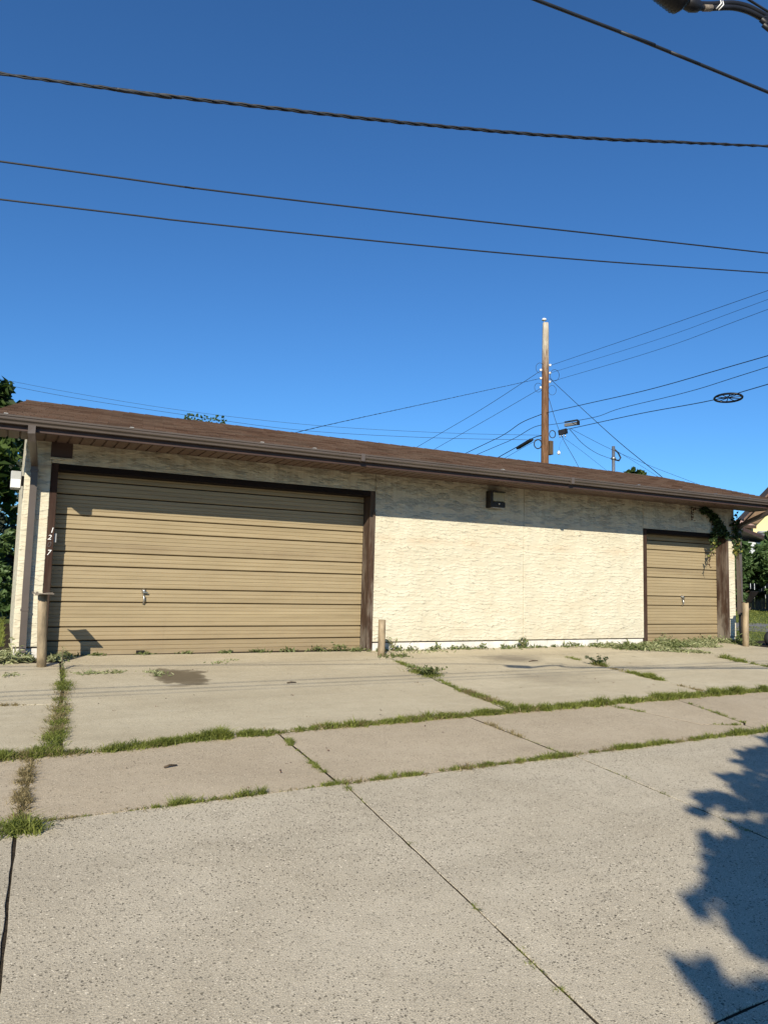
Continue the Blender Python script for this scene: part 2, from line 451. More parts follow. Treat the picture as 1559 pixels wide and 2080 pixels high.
M = dict(
    alley=concrete('exposed_aggregate_concrete', (0.56, 0.490, 0.370), (0.455, 0.390, 0.285), 1.0, 105, pebble=0.20),
    strip=concrete('brown_gravel_concrete', (0.51, 0.425, 0.305), (0.425, 0.345, 0.24), 0.95, 105, pebble=0.09),
    apron=concrete('smooth_tan_concrete', (0.555, 0.485, 0.345), (0.465, 0.395, 0.272), 0.65, 95, stain=True, pebble=0.05),
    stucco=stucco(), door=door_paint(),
    trim=old_wood('brown_stained_wood', (0.034, 0.017, 0.012), (0.20, 0.16, 0.12), 0.35),
    post=old_wood('weathered_grey_wood', (0.055, 0.032, 0.021), (0.36, 0.31, 0.25), 1.0),
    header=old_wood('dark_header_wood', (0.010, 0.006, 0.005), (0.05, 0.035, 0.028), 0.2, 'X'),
    gutter=plain('brown_painted_aluminium', (0.088, 0.070, 0.060), 0.36, 0.0, 0.5, 0.12, 3, stretch=(0.4, 1, 1)),
    fascia=plain('dark_brown_fascia', (0.050, 0.028, 0.022), 0.5, 0, 0.4, 0.2, 3),
    soffit=plain('brown_vinyl_soffit', (0.135, 0.088, 0.068), 0.5, 0, 0.4, 0.12, 4),
    shingle=shingle_mat('brown_shingle', False), shingle2=shingle_mat('brown_shingle_field', True),
    block=plain('white_painted_block', (0.62, 0.585, 0.53), 0.9, 0, 0.2, 0.18, 6, 0.004),
    bollard=plain('tan_bollard_paint', (0.255, 0.195, 0.122), 0.6, 0, 0.35, 0.42, 11, 0.004, (1, 1, 0.3)),
    rust=plain('rusty_plate_steel', (0.20, 0.165, 0.13), 0.7, 0.3, 0.4, 0.5, 14, 0.004),
    blackplate=plain('blackened_plate_steel', (0.012, 0.010, 0.009), 0.7, 0.2, 0.3, 0.4, 14),
    black=plain('black_rubber_jacket', (0.010, 0.010, 0.012), 0.5, 0, 0.35, 0.3, 10),
    wire=plain('weathered_black_wire', (0.013, 0.016, 0.022), 0.55, 0, 0.4, 0.3, 10),
    steel=plain('galvanised_steel', (0.42, 0.42, 0.41), 0.35, 0.85, 0.5, 0.25, 16),
    chrome=plain('worn_chrome', (0.55, 0.53, 0.50), 0.22, 0.9, 0.5, 0.3, 40),
    white=plain('white_enamel', (0.78, 0.77, 0.74), 0.35, 0, 0.5, 0.05, 20),
    darknum=plain('dark_numeral', (0.085, 0.072, 0.066), 0.5, 0.2, 0.4, 0.3, 40),  # darker tone, used for the nought only
    lampbody=plain('bronze_lamp_housing', (0.030, 0.024, 0.020), 0.5, 0.2, 0.4, 0.25, 12),
    lens=plain('yellowed_lamp_lens', (0.34, 0.28, 0.15), 0.25, 0, 0.5, 0.15, 60, stretch=(1, 1, 0.1)),
    greybox=plain('grey_plastic_box', (0.36, 0.36, 0.35), 0.5, 0, 0.4, 0.08, 10),
    soil=plain('dry_soil', (0.034, 0.026, 0.018), 0.95, 0, 0.1, 0.45, 6, 0.02),
    lawn=plain('lawn_soil', (0.085, 0.105, 0.032), 0.95, 0, 0.1, 0.45, 3, 0.03),
    asphalt=plain('grey_asphalt', (0.155, 0.150, 0.145), 0.92, 0, 0.2, 0.3, 5, 0.004),
    yellow=plain('pale_yellow_stucco', (0.72, 0.60, 0.30), 0.9, 0, 0.1, 0.04, 2),
    brownroof=plain('far_brown_shingles', (0.13, 0.085, 0.062), 0.9, 0, 0.1, 0.25, 5),
    brownwood=plain('far_brown_boards', (0.16, 0.105, 0.065), 0.8, 0, 0.2, 0.2, 3),
    pink=plain('faded_pink_roofing', (0.36, 0.24, 0.20), 0.9, 0, 0.1, 0.2, 4),
    greyroof=plain('far_grey_roofing', (0.20, 0.17, 0.145), 0.9, 0, 0.1, 0.2, 4),
    whitewall=plain('white_siding', (0.58, 0.59, 0.60), 0.8, 0, 0.2, 0.05, 3),
    fence=old_wood('grey_fence_board', (0.115, 0.085, 0.062), (0.22, 0.18, 0.14), 0.6),
    bark=plain('tree_bark', (0.085, 0.062, 0.043), 0.95, 0, 0.1, 0.4, 9, 0.02, (1, 1, 0.25)),
    blue=plain('blue_plastic', (0.03, 0.06, 0.34), 0.45, 0, 0.4, 0.1, 6),
    rubber=plain('tyre_rubber', (0.016, 0.016, 0.018), 0.75, 0, 0.3, 0.3, 20),
    grass=leaf_mat('grass_blades', (0.070, 0.095, 0.016), (0.270, 0.290, 0.070), 0.35),
    drygrass=leaf_mat('dry_grass', (0.14, 0.10, 0.045), (0.33, 0.27, 0.14), 0.3),
    weed=leaf_mat('weed_leaves', (0.060, 0.085, 0.026), (0.21, 0.235, 0.095), 0.3),
    hay=leaf_mat('pale_clippings', (0.13, 0.155, 0.06), (0.36, 0.36, 0.20), 0.2),
    leaf=leaf_mat('green_leaves', (0.022, 0.045, 0.010), (0.085, 0.125, 0.030), 0.35),
    leafdark=leaf_mat('dark_leaves', (0.014, 0.030, 0.009), (0.050, 0.085, 0.028), 0.3),
    leafgrey=leaf_mat('grey_green_needles', (0.035, 0.050, 0.032), (0.105, 0.120, 0.080), 0.2),
    leafbig=leaf_mat('broad_green_leaves', (0.040, 0.085, 0.022), (0.135, 0.195, 0.080), 0.3),
    leafyellow=leaf_mat('yellowing_leaves', (0.10, 0.13, 0.03), (0.30, 0.28, 0.07), 0.3),
    leafbrown=leaf_mat('dead_brown_leaves', (0.045, 0.020, 0.010), (0.13, 0.060, 0.030), 0.2),
)
def pole_wood():
    m = Mat('creosoted_pole_wood', 0.9, 0.15)
    z = m.sep()[2]
    g = m.noise(1.0, 5, 0.7, m.scaled((26, 26, 1.1)))
    p = m.noise(1.0, 4, 0.7, m.scaled((6, 6, 1.6)))
    base = m.ramp(g, [(0.28, (0.045, 0.024, 0.014)), (0.5, (0.15, 0.078, 0.042)), (0.72, (0.27, 0.16, 0.095))])
    f = m.math('MULTIPLY', m.math('SUBTRACT', m.math('ADD', z, m.math('MULTIPLY', p, 2.6)), 11.6), 0.8, clamp=True)
    base = m.mix(f, base, m.ramp(g, [(0.3, (0.16, 0.12, 0.085)), (0.5, (0.42, 0.36, 0.28)), (0.7, (0.60, 0.55, 0.46))]))
    m.color(base); m.bump(g, 0.02, 0.9)
    return m.m
M['pole'] = pole_wood()

# ------------------------------------------------------------------ ground
def sheet(name, poly, z_off, mat, kind='structure', n=0):
    mb = MB()
    mb.add([(x, y, gz(x, y) + z_off) for x, y in poly], [tuple(range(len(poly)))])
    o = mb.build(name, mat); o['kind'] = kind
    return o

xs = [-1500, -600, -200, -80, -40, -20, -8, 0, 8, 20, 40, 60, 100, 220, 600, 1500]
ys = [-1500, -500, -150, -60, -30, -16, -10, -5, 0, 5, 12, 25, 45, 80, 160, 400, 900, 1500]
V = [(x, y, gz(x, y) - 0.006) for y in ys for x in xs]
F = [(j * len(xs) + i, j * len(xs) + i + 1, (j + 1) * len(xs) + i + 1, (j + 1) * len(xs) + i) for j in range(len(ys) - 1) for i in range(len(xs) - 1)]
gm = MB().add(V, F).build('ground', M['soil']); gm['kind'] = 'structure'

def lawn(name, x0, x1, y0, y1):
    nx, ny = max(2, int((x1 - x0) / 2)), max(2, int((y1 - y0) / 2))
    X = np.linspace(x0, x1, nx); Y = np.linspace(y0, y1, ny)
    V = [(x, y, gz(x, y) - 0.002) for y in Y for x in X]
    F = [(j * nx + i, j * nx + i + 1, (j + 1) * nx + i + 1, (j + 1) * nx + i) for j in range(ny - 1) for i in range(nx - 1)]
    o = MB().add(V, F).build(name, M['lawn']); o['kind'] = 'structure'
    return o
lawn('lawn', -60, -0.42, 1.25, 60)
lawn('lawn', 14.25, 60, 0.15, 60)
lawn('lawn', -0.42, 14.25, 4.6, 60)

# asphalt side path on the right
d = Vector((0.89, -0.46)); p1 = Vector((17.14, 1.79)); p2 = Vector((19.92, 3.81))
sheet('side_path', [tuple(p1 - d * 1.6), tuple(p1 + d * 25), tuple(p2 + d * 25), tuple(p2 - d * 3.4)], 0.004, M['asphalt'])

# ------------------------------------------------------------------ concrete slabs
L1 = [(-14, -5.35), (-0.62, -4.95), (-0.11, -4.97), (0.24, -4.95), (1.14, -4.83), (2.22, -4.76), (3.85, -4.68), (5.86, -4.60), (7.16, -4.54), (8.72, -4.47), (22, -3.9)]
L2 = [(-14, -6.7), (-0.57, -6.37), (0.34, -6.35), (1.14, -6.32), (2.34, -6.27), (3.36, -6.24), (4.21, -6.21), (5.43, -6.17), (6.39, -6.14), (22, -5.6)]
L3 = [(-14, -9.5), (1.8, -9.19), (2.15, -9.17), (22, -8.7)]
def on(L, x):
    for a, b in zip(L, L[1:]):
        if a[0] <= x <= b[0]:
            return a[1] + (b[1] - a[1]) * (x - a[0]) / (b[0] - a[0])
    return L[-1][1]

def slab(parent, poly, mat, gap=0.0065, thick=0.07, zoff=0.0):
    """one concrete slab: an inset polygon with worn, rounded arrises, lying on the slope"""
    c = Vector((sum(p[0] for p in poly) / len(poly), sum(p[1] for p in poly) / len(poly)))
    n = len(poly)
    dense = []
    for i in range(n):
        a = Vector(poly[i]); b = Vector(poly[(i + 1) % n])
        k = max(1, int((b - a).length / 0.11))
        for j in range(k): dense.append((a + (b - a) * j / k, i))
    # inward offset per point
    def inset(dist, jit):
        out = []
        m = len(dense)
        for i in range(m):
            p, _ = dense[i]; q = dense[i - 1][0]; r = dense[(i + 1) % m][0]
            t1 = (p - q).normalized(); t2 = (r - p).normalized()
            n1 = Vector((-t1.y, t1.x)); n2 = Vector((-t2.y, t2.x))
            nn = (n1 + n2)
            nn = nn / max(0.4, nn.length_squared) * 2 if nn.length > 1e-4 else n1
            w = dist + random.uniform(-jit, jit)
            out.append(p + nn * w)
        return out
    ar = sum(a[0].x * b[0].y - b[0].x * a[0].y for a, b in zip(dense, dense[1:] + dense[:1]))
    if ar < 0: dense.reverse()
    st = random.getstate()
    lo = inset(gap, 0.0035); random.setstate(st); mid = inset(gap + 0.0005, 0.0035); random.setstate(st); hi = inset(gap + 0.0025, 0.0035)
    tx, ty, tz = random.uniform(-.0007, .0007), random.uniform(-.0007, .0007), random.uniform(-.001, .002) + zoff
    def zz(p, o): return gz(p.x, p.y) + o + tz + tx * (p.x - c.x) + ty * (p.y - c.y)
    m = len(dense)
    V = [(p.x, p.y, zz(p, -thick)) for p in lo] + [(p.x, p.y, zz(p, -0.004)) for p in mid] + [(p.x, p.y, zz(p, 0)) for p in hi]
    F = [tuple(range(2 * m, 3 * m))]
    for k in (0, m):
        F += [(k + i, k + (i + 1) % m, k + m + (i + 1) % m, k + m + i) for i in range(m)]
    return MB().add(V, F).build('concrete_slab', mat, parent, (c.x, c.y, gz(c.x, c.y)))

alley = empty('alley_pavement', (0, -7.5, gz(0, -7.5))); alley['kind'] = 'structure'
def quad(La, Lb, xa0, xa1, xb0, xb1):
    """slab between line La (far) and Lb (near); x at far and near side"""
    P = [(xa0, on(La, xa0))]
    P += [(q[0], q[1]) for q in La if xa0 + .05 < q[0] < xa1 - .05]
    P += [(xa1, on(La, xa1)), (xb1, on(Lb, xb1))]
    P += [(q[0], q[1]) for q in reversed(Lb) if xb0 + .05 < q[0] < xb1 - .05]
    P += [(xb0, on(Lb, xb0))]
    return P
ja = [(-4.6, -4.75), (-2.45, -2.6), (-0.34, -0.47), (1.70, 1.43), (3.82, 3.60), (5.95, 5.75), (8.1, 7.9), (10.2, 10.0), (12.4, 12.2), (14.6, 14.4)]
for a, b in zip(ja, ja[1:]):
    slab(alley, quad(L2, L3, a[0], b[0], a[1], b[1]), M['alley'])
L4 = [(-14, -12.6), (22, -11.9)]
for a, b in zip(ja, ja[1:]):
    slab(alley, quad(L3, L4, a[1] + .45, b[1] + .45, a[1] + .3, b[1] + .3), M['alley'])
L5 = [(-14, -14.6), (22, -14)]
for a, b in zip(ja, ja[1:]):
    slab(alley, quad(L4, L5, a[1] - .3, b[1] - .3, a[1] - .4, b[1] - .4), M['alley'])
strip = empty('concrete_strip', (0, -5.6, gz(0, -5.6))); strip['kind'] = 'structure'
jm = [(-4.4, -4.45), (-2.3, -2.35), (-0.21, -0.33), (1.73, 1.67), (3.78, 3.77)]
for a, b in zip(jm, jm[1:]):
    slab(strip, quad(L1, L2, a[0], b[0], a[1], b[1]), M['strip'], 0.010, zoff=-.0035)
# the cracked stretch further right
def poly_slab(p): slab(strip, p, M['strip'], 0.008, zoff=-.0035)
poly_slab([(3.78, on(L1, 3.78)), (5.70, on(L1, 5.7)), (5.82, -5.0), (5.96, -5.70), (6.42, -5.86), (6.36, on(L2, 6.36)), (5.4, on(L2, 5.4)), (3.77, on(L2, 3.77))])
poly_slab([(5.70, on(L1, 5.7)), (6.86, on(L1, 6.86)), (6.70, -5.15), (6.50, -5.80), (6.42, -5.86), (5.96, -5.70), (5.82, -5.0)])
poly_slab([(6.86, on(L1, 6.86)), (8.9, on(L1, 8.9)), (8.7, on(L2, 8.7)), (6.36, on(L2, 6.36)), (6.42, -5.86), (6.50, -5.80), (6.70, -5.15)])
for a, b in zip([(8.9, 8.7), (11.1, 10.9), (13.2, 13.0)], [(11.1, 10.9), (13.2, 13.0), (15.4, 15.2)]):
    slab(strip, quad(L1, L2, a[0], b[0], a[1], b[1]), M['strip'], 0.010, zoff=-.0035)
apron = empty('garage_apron', (6, -2.4, gz(6, -2.4))); apron['kind'] = 'structure'
def ap(p, g=0.009): slab(apron, p, M['apron'], g)
Y0 = -0.02
ap([(-4.6, on(L1, -4.6)), (-0.62, on(L1, -.62)), (-0.14, on(L1, -.14)), (0.02, -4.2), (0.08, -3.09), (-0.45, -3.06), (-2.0, -3.15), (-4.6, -3.2)])
ap([(-4.6, -3.2), (-2.0, -3.15), (-0.45, -3.06), (0.08, -3.09), (0.15, -2.32), (0.22, -0.9), (0.24, -0.42), (-0.5, -0.40), (-1.6, -0.62), (-4.6, -0.9)])
ap([(-0.02, on(L1, -.02)), (0.24, on(L1, .24)), (1.14, on(L1, 1.14)), (2.22, on(L1, 2.22)), (3.85, on(L1, 3.85)), (4.36, on(L1, 4.36)), (4.48, -3.9), (4.55, -2.9), (4.74, -2.0), (4.90, -0.9), (4.96, Y0), (0.26, Y0 + .2), (0.25, -0.9), (0.19, -1.9), (0.10, -3.0)], 0.014)
ap([(4.36, on(L1, 4.36)), (5.86, on(L1, 5.86)), (7.16, on(L1, 7.16)), (7.66, on(L1, 7.66)), (7.76, -3.6), (7.83, -3.0), (7.93, -2.2), (8.05, -1.3), (8.12, Y0), (4.96, Y0), (4.90, -0.9), (4.74, -2.0), (4.55, -2.9), (4.48, -3.9)])
ap([(7.66, on(L1, 7.66)), (8.72, on(L1, 8.72)), (10.75, on(L1, 10.75)), (10.96, -2.9), (11.12, -1.85), (11.2, -0.9), (11.25, Y0), (8.12, Y0), (8.05, -1.3), (7.93, -2.2), (7.83, -3.0), (7.76, -3.6)])
ap([(10.75, on(L1, 10.75)), (14.6, on(L1, 14.6)), (14.5, -1.9), (13.85, -1.15), (13.7, -0.6), (13.62, Y0 + .2), (11.3, Y0 + .2), (11.25, -0.3), (11.2, -0.9), (11.12, -1.85), (10.96, -2.9)])

# ------------------------------------------------------------------ the garage
XL, XR = -0.327, 13.964
ZB, ZS = 0.136, 2.952          # bottom of the stucco, underside of the eaves
D = 0.25                       # how deep the doors stand in their openings
YB = 4.45                      # back wall
O1 = (0.0, 5.0, 2.652)         # wide opening: left, right, top
O2 = (11.181, 13.76, 2.376)    # small opening
gar = empty('garage', (XL, 0, 0))
tag(gar, 'long low cream stucco garage with brown roof and two tan sectional doors', 'garage')

wall = empty('wall', (XL, 0, 0), gar)
def panel(x0, x1, z0, z1, g=0.004):
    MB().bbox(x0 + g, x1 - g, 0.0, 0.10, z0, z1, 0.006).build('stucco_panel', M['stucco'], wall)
panel(XL, O1[0], ZB, ZS, 0.001)
panel(O1[0], O1[1], O1[2], ZS)
panel(O1[1], 8.121, ZB, ZS)
panel(8.121, O2[0], ZB, ZS)
panel(O2[0], O2[1], O2[2], ZS)
panel(O2[1], XR, ZB, ZS, 0.001)
# core behind the panels, side walls, back wall
MB().box(XL + .012, O1[0] - .006, 0.102, 0.30, 0, ZS).box(O1[1] + .006, O2[0] - .006, 0.102, 0.30, 0, ZS).box(O2[1] + .006, XR - .012, 0.102, 0.30, 0, ZS) \
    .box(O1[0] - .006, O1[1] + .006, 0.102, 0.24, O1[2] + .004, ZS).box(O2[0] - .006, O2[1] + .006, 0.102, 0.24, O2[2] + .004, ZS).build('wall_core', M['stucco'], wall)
mb = MB()
for x0, x1 in ((XL, XL + .15), (XR - .15, XR)):
    mb.box(x0, x1, 0.305, YB, 0.0, ZS)
mb.box(XL, XR, YB + .002, YB + .15, 0.0, ZS)
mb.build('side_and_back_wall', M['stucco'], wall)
# foundation blocks
fnd = empty('foundation', (XL, 0, 0), gar)
def blocks(x0, x1):
    n = max(1, round((x1 - x0) / 0.42)); w = (x1 - x0) / n
    for i in range(n):
        MB().bbox(x0 + i * w + .002, x0 + (i + 1) * w - .002, 0.022 + random.uniform(-.002, .002), 0.10, -0.12, ZB - 0.020, 0.004).build('block', M['block'], fnd)
blocks(XL + .01, -0.005); blocks(5.01, 11.17); blocks(13.77, XR - .01)
for x0, x1 in ((XL + .006, -.008), (5.008, 11.172), (13.768, XR - .006)):
    MB().box(x0, x1, 0.030, 0.101, ZB - 0.019, ZB - 0.002).build('shadow_gap_flashing', M['fascia'], fnd)  # dark flashing strip, colours in the shadow gap below the stucco

# wooden frames of the openings
def frame(o, jl, jr, hd):
    x0, x1, zt = o
    w = 0.09
    j = MB().bbox(x0 + .003, x0 + w, -0.008, D + .01, -0.06, zt - .002, 0.004).build('door_jamb', jl, gar)
    k = MB().bbox(x1 - w, x1 - .003, -0.008, D + .01, -0.06, zt - .002, 0.004).build('door_jamb', jr, gar)
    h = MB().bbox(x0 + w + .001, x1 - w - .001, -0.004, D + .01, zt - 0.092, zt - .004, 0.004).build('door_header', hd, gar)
    return j, k, h
j1, k1, h1 = frame(O1, M['trim'], M['post'], M['header'])
j2, k2, h2 = frame(O2, M['trim'], M['post'], M['header'])
k2['label'] = 'bleached grey jamb beside the small door'
# split facing board on the middle post
MB().bbox(4.955, 5.0, -0.022, -0.009, -0.02, 2.30, 0.003).build('facing_board', M['post'], k1)

# sectional doors: ribbed boards one above the other
def door(name, x0, x1, grooves, ztop, label):
    d = empty(name, (x0, D, -0.03), gar); d['label'] = label
    zs = grooves + [ztop]
    for z0, z1 in zip(zs, zs[1:]):
        h = z1 - z0
        P = [(0.030, z0 + .001), (0.020, z0 + .003), (0.004, z0 + 0.009), (0.0, z0 + 0.014)]
        nr = max(2, round(h / 0.062))
        a, b = z0 + 0.014, z1 - 0.014
        for i in range(1, nr):
            zc = a + (b - a) * i / nr
            if i % 2 == 0 and nr > 3 and i != nr - 1:
                P += [(0.0, zc - 0.010), (0.006, zc - 0.004), (0.006, zc + 0.006), (-0.003, zc + 0.010), (0.0, zc + 0.018)]
            else:
                P += [(0.0, zc - 0.007), (0.007, zc - 0.002), (0.0, zc + 0.007)]
        P += [(0.0, z1 - 0.016), (0.010, z1 - 0.012), (0.030, z1 - 0.009)]
        prof = [(D + y, z) for y, z in P] + [(D + .045, z1 - 0.009), (D + .045, z0 + .001)]
        MB().extrude_x(prof, x0 + .004, x1 - .004).build('board', M['door'], d)
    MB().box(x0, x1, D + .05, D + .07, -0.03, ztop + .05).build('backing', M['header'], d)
    return d
gd = door('wide_garage_door', 0.092, 4.908, [-0.02, 0.195, 0.388, 0.739, 0.937, 1.248, 1.447, 1.767, 1.968, 2.262, 2.470], 2.66, 'wide tan ribbed sectional door')
gs = door('small_garage_door', 11.275, 13.668, [-0.02, 0.195, 0.394, 0.793, 0.989, 1.384, 1.582, 1.968, 2.165], 2.38, 'narrow tan ribbed sectional door')
def lock(d, x, z):
    c = MB().lathe((x, D, z), [(0.036, 0.0), (0.036, -0.010), (0.028, -0.018), (0.020, -0.040), (0.024, -0.046), (0.010, -0.050)], 14, 'Y')
    c.bbox(x - .015, x + .055, D - .052, D - .030, z - .030, z - .012, .004)
    h = c.build('lock', M['chrome'], d)
    MB().tube([(x - .002, D - .010, z - .05), (x, D - .045, z - .075), (x + .004, D - .050, z - .13), (x, D - .030, z - .175), (x, D - .004, z - .185)], [.011, .012, .010, .012, .012], 7).build('handle', M['steel'], d)
lock(gd, 1.36, 0.905); lock(gs, 12.56, 0.98)
MB().bbox(1.30, 1.42, D - .012, D + .02, 0.005, 0.045, .004).build('foot_lift', M['blackplate'], gd)
# key switch on the left jamb
MB().bbox(0.091, 0.125, 0.03, 0.085, 1.555, 1.680, .004).build('key_switch', M['greybox'], gar)

# eaves: soffit, fascia, gutter
OV = 0.97
SX0, SX1 = -0.72, 14.46
sof = empty('soffit', (SX0, -OV, ZS), gar)
n = 101; w = (SX1 - SX0) / n
pm = None
for i in range(n):
    x = SX0 + i * w
    if pm is None:
        o = MB().extrude_x([(0, 0), (0, 0)], 0, 1) and None
        b = MB()
        b.add([(0.010, -OV + .03, ZS + .006), (w - .010, -OV + .03, ZS + .006), (w - .010, -0.001, ZS + .006), (0.010, -0.001, ZS + .006),
               (0.014, -OV + .03, ZS - .010), (w - .014, -OV + .03, ZS - .010), (w - .014, -0.001, ZS - .010), (0.014, -0.001, ZS - .010),
               (-0.001, -OV + .03, ZS + .012), (w - .0005, -OV + .03, ZS + .012), (w - .0005, -0.001, ZS + .012), (-0.001, -0.001, ZS + .012)],
              [(7, 6, 5, 4), (0, 4, 5, 1), (1, 5, 6, 2), (3, 2, 6, 7), (0, 3, 7, 4), (8, 9, 10, 11), (0, 1, 9, 8), (1, 2, 10, 9), (3, 11, 10, 2), (0, 8, 11, 3)])
        p = b.build('soffit_panel', M['soffit'], sof, (0, -OV, ZS)); pm = p.data
        p.location = Vector((x, -OV, ZS)) - wloc(sof)
    else:
        link('soffit_panel', pm, sof, (x, -OV, ZS))
MB().bbox(SX0 - .03, SX1 + .03, -OV - .012, -OV + .028, 2.878, 3.060, .004).build('fascia', M['fascia'], gar)
MB().box(SX0 - .03, SX0 - .002, -OV + .029, 0.0, 2.93, 3.05).box(SX1 + .002, SX1 + .03, -OV + .029, 0.0, 2.93, 3.05).build('eave_return', M['fascia'], gar)
gy = -OV - .014
GX0, GX1 = -0.86, 14.55
prof = [(gy, 3.050), (gy, 2.948), (gy - .062, 2.944), (gy - .070, 2.950), (gy - .074, 2.968), (gy - .086, 2.982), (gy - .106, 2.992), (gy - .110, 3.004), (gy - .112, 3.022), (gy - .124, 3.028), (gy - .126, 3.048), (gy - .112, 3.050), (gy - .110, 3.036),
        (gy - .104, 3.020), (gy - .100, 3.005), (gy - .076, 2.985), (gy - .064, 2.955), (gy - .006, 2.958), (gy - .006, 3.050)]
gut = MB().extrude_x(prof, GX0, GX1).build('gutter', M['gutter'], gar)
for x in (-0.62, 2.62, 3.42, 11.0, 12.0, 13.0, 14.0, 9.9, 0.85, 6.8):
    MB().bbox(x, x + .05, gy - .128, gy - .01, 3.051, 3.060, .002).build('gutter_clip', M['steel'] if x > 8 else M['greybox'], gut)
for x in (4.2, 8.3):   # joint collars
    MB().box(x, x + .06, gy - .128, gy - .001, 2.940, 3.052).build('joint_collar', M['gutter'], gut)

def downspout(pts, w, h, zbot):
    o = MB().rect_tube(pts, w, h).build('downspout', M['gutter'], gar)
    return o
d1 = downspout([(-0.30, gy - .05, 2.950), (-0.30, gy - .05, 2.86), (-0.285, gy + .02, 2.79), (-0.215, -.085, 2.60), (-0.212, -.062, 2.53), (-0.212, -.060, 0.9), (-0.205, -.060, 0.16), (-0.203, -.066, 0.10), (-0.203, -.085, 0.055)], 0.085, 0.062, 0)
MB().bbox(-0.262, -0.162, -.098, -.001, 2.50, 2.53, .002).bbox(-0.262, -0.162, -.098, -.001, 0.62, 0.65, .002).build('strap', M['gutter'], d1)
d2 = downspout([(13.80, gy - .05, 2.950), (13.80, gy - .05, 2.87), (13.82, gy + .05, 2.80), (14.01, -.16, 2.60), (14.02, -.075, 2.52), (14.02, -.062, 2.3), (14.03, -.06, 0.62)], 0.10, 0.075, 0)
MB().tube([(14.05, -.06, 0.66), (14.055, -.06, 0.3), (14.06, -.075, 0.08), (14.07, -.14, 0.03)], 0.05, 10).build('drain_pipe', M['black'], d2)

# roof deck, ridge, shingles
EY, EZ = -OV - .035, 3.055
RY, RZ = 2.2, 3.945
RL, RR = -0.33, 14.20                 # ridge ends
roof = empty('roof', (XL, RY, RZ), gar)
SLP = math.hypot(RY - EY, RZ - EZ)
def rake_x(t, side):                   # t: 0 at the eave, 1 at the ridge
    return (-0.80 + (RL + 0.80) * t) if side < 0 else (14.52 + (RR - 14.52) * t)
BY = 2 * RY - EY
mb = MB()
t = 0.05
mb.add([(-0.80, EY, EZ - t), (14.52, EY, EZ - t), (RR, RY, RZ - t), (RL, RY, RZ - t), (-0.80, EY, EZ), (14.52, EY, EZ), (RR, RY, RZ), (RL, RY, RZ)],
       [(0, 3, 2, 1), (4, 5, 6, 7), (0, 1, 5, 4), (1, 2, 6, 5), (3, 0, 4, 7)])
mb.add([(-0.30, BY, EZ - t), (14.30, BY, EZ - t), (RR, RY, RZ - t), (RL, RY, RZ - t), (-0.30, BY, EZ), (14.30, BY, EZ), (RR, RY, RZ), (RL, RY, RZ)],
       [(0, 1, 2, 3), (4, 7, 6, 5), (0, 4, 5, 1), (1, 5, 6, 2), (3, 7, 4, 0)])
mb.build('deck', M['fascia'], roof)
# gable ends
for x in (XL + .02, XR - .02):
    zg = lambda y: EZ - t - .01 + (RZ - EZ) * (y - EY) / (RY - EY) if y < RY else EZ - t - .01 + (RZ - EZ) * (BY - y) / (BY - RY)
    MB().add([(x, 0.0, ZS - .01), (x, YB, ZS - .01), (x, YB, zg(YB)), (x, RY, zg(RY)), (x, 0, zg(0)),
              (x + .02, 0.0, ZS - .01), (x + .02, YB, ZS - .01), (x + .02, YB, zg(YB)), (x + .02, RY, zg(RY)), (x + .02, 0, zg(0))],
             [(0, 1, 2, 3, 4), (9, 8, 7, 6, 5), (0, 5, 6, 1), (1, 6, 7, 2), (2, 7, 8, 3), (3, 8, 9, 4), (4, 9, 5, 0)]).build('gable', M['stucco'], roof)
ux, uz = (RY - EY) / SLP, (RZ - EZ) / SLP       # up-slope unit
EXP, TAB = 0.142, 0.305
def tab_verts(w):
    L = EXP + .045
    # (across, along slope, off the deck): butt edge thick, head thin
    q = [(.0055, -.006, .004), (w - .0055, -.006, .004), (w - .004, L, .001), (.004, L, .001), (.0055, -.006, .018), (w - .0055, -.006, .018), (w - .004, L, .0045), (.004, L, .0045)]
    return [(a, b * ux - c * uz, b * uz + c * ux) for a, b, c in q]
TF = [(0, 3, 2, 1), (4, 5, 6, 7), (0, 1, 5, 4), (1, 2, 6, 5), (2, 3, 7, 6), (3, 0, 4, 7)]
me = bpy.data.meshes.new('shingle'); me.from_pydata(tab_verts(TAB), [], TF); me.materials.append(M['shingle']); me.update()
spots = []
nc = int(SLP / EXP)
for c in range(nc):
    s = c * EXP
    if s + EXP * 0.6 > SLP: break
    tt = s / SLP
    x = rake_x(tt, -1)
    xe = rake_x(tt, 1)
    off = -(TAB / 2) * (c % 2) + random.uniform(-.01, .01)
    xx = x + off
    while xx < xe:
        a, b = max(xx, x), min(xx + TAB, xe)
        if b - a > 0.03: spots.append((a, b - a, s, c))
        xx += TAB
def px_size(sp):
    p = Vector((sp[0], EY + sp[2] * ux, EZ + sp[2] * uz))
    return (p - CAM).length
spots.sort(key=px_size)
big = 0; VV = []; FF = []; RR_ = []
for (x, w, s, c) in spots:
    y, z = EY + s * ux, EZ + s * uz + 0.001 * (c % 2)
    dz = random.uniform(0, .003)
    if big < 300 and abs(w - TAB) < .002:
        o = link('shingle', me, roof, (x, y, z + dz)); big += 1
    else:
        k = len(VV)
        VV += [(x + a, y + b, z + dz + cc) for a, b, cc in tab_verts(w)]
        FF += [tuple(k + i for i in f) for f in TF]; RR_ += [random.random()] * 6
o = np_mesh('shingle_field', VV, FF, M['shingle2'], roof, wloc(roof), RR_); o['kind'] = 'stuff'
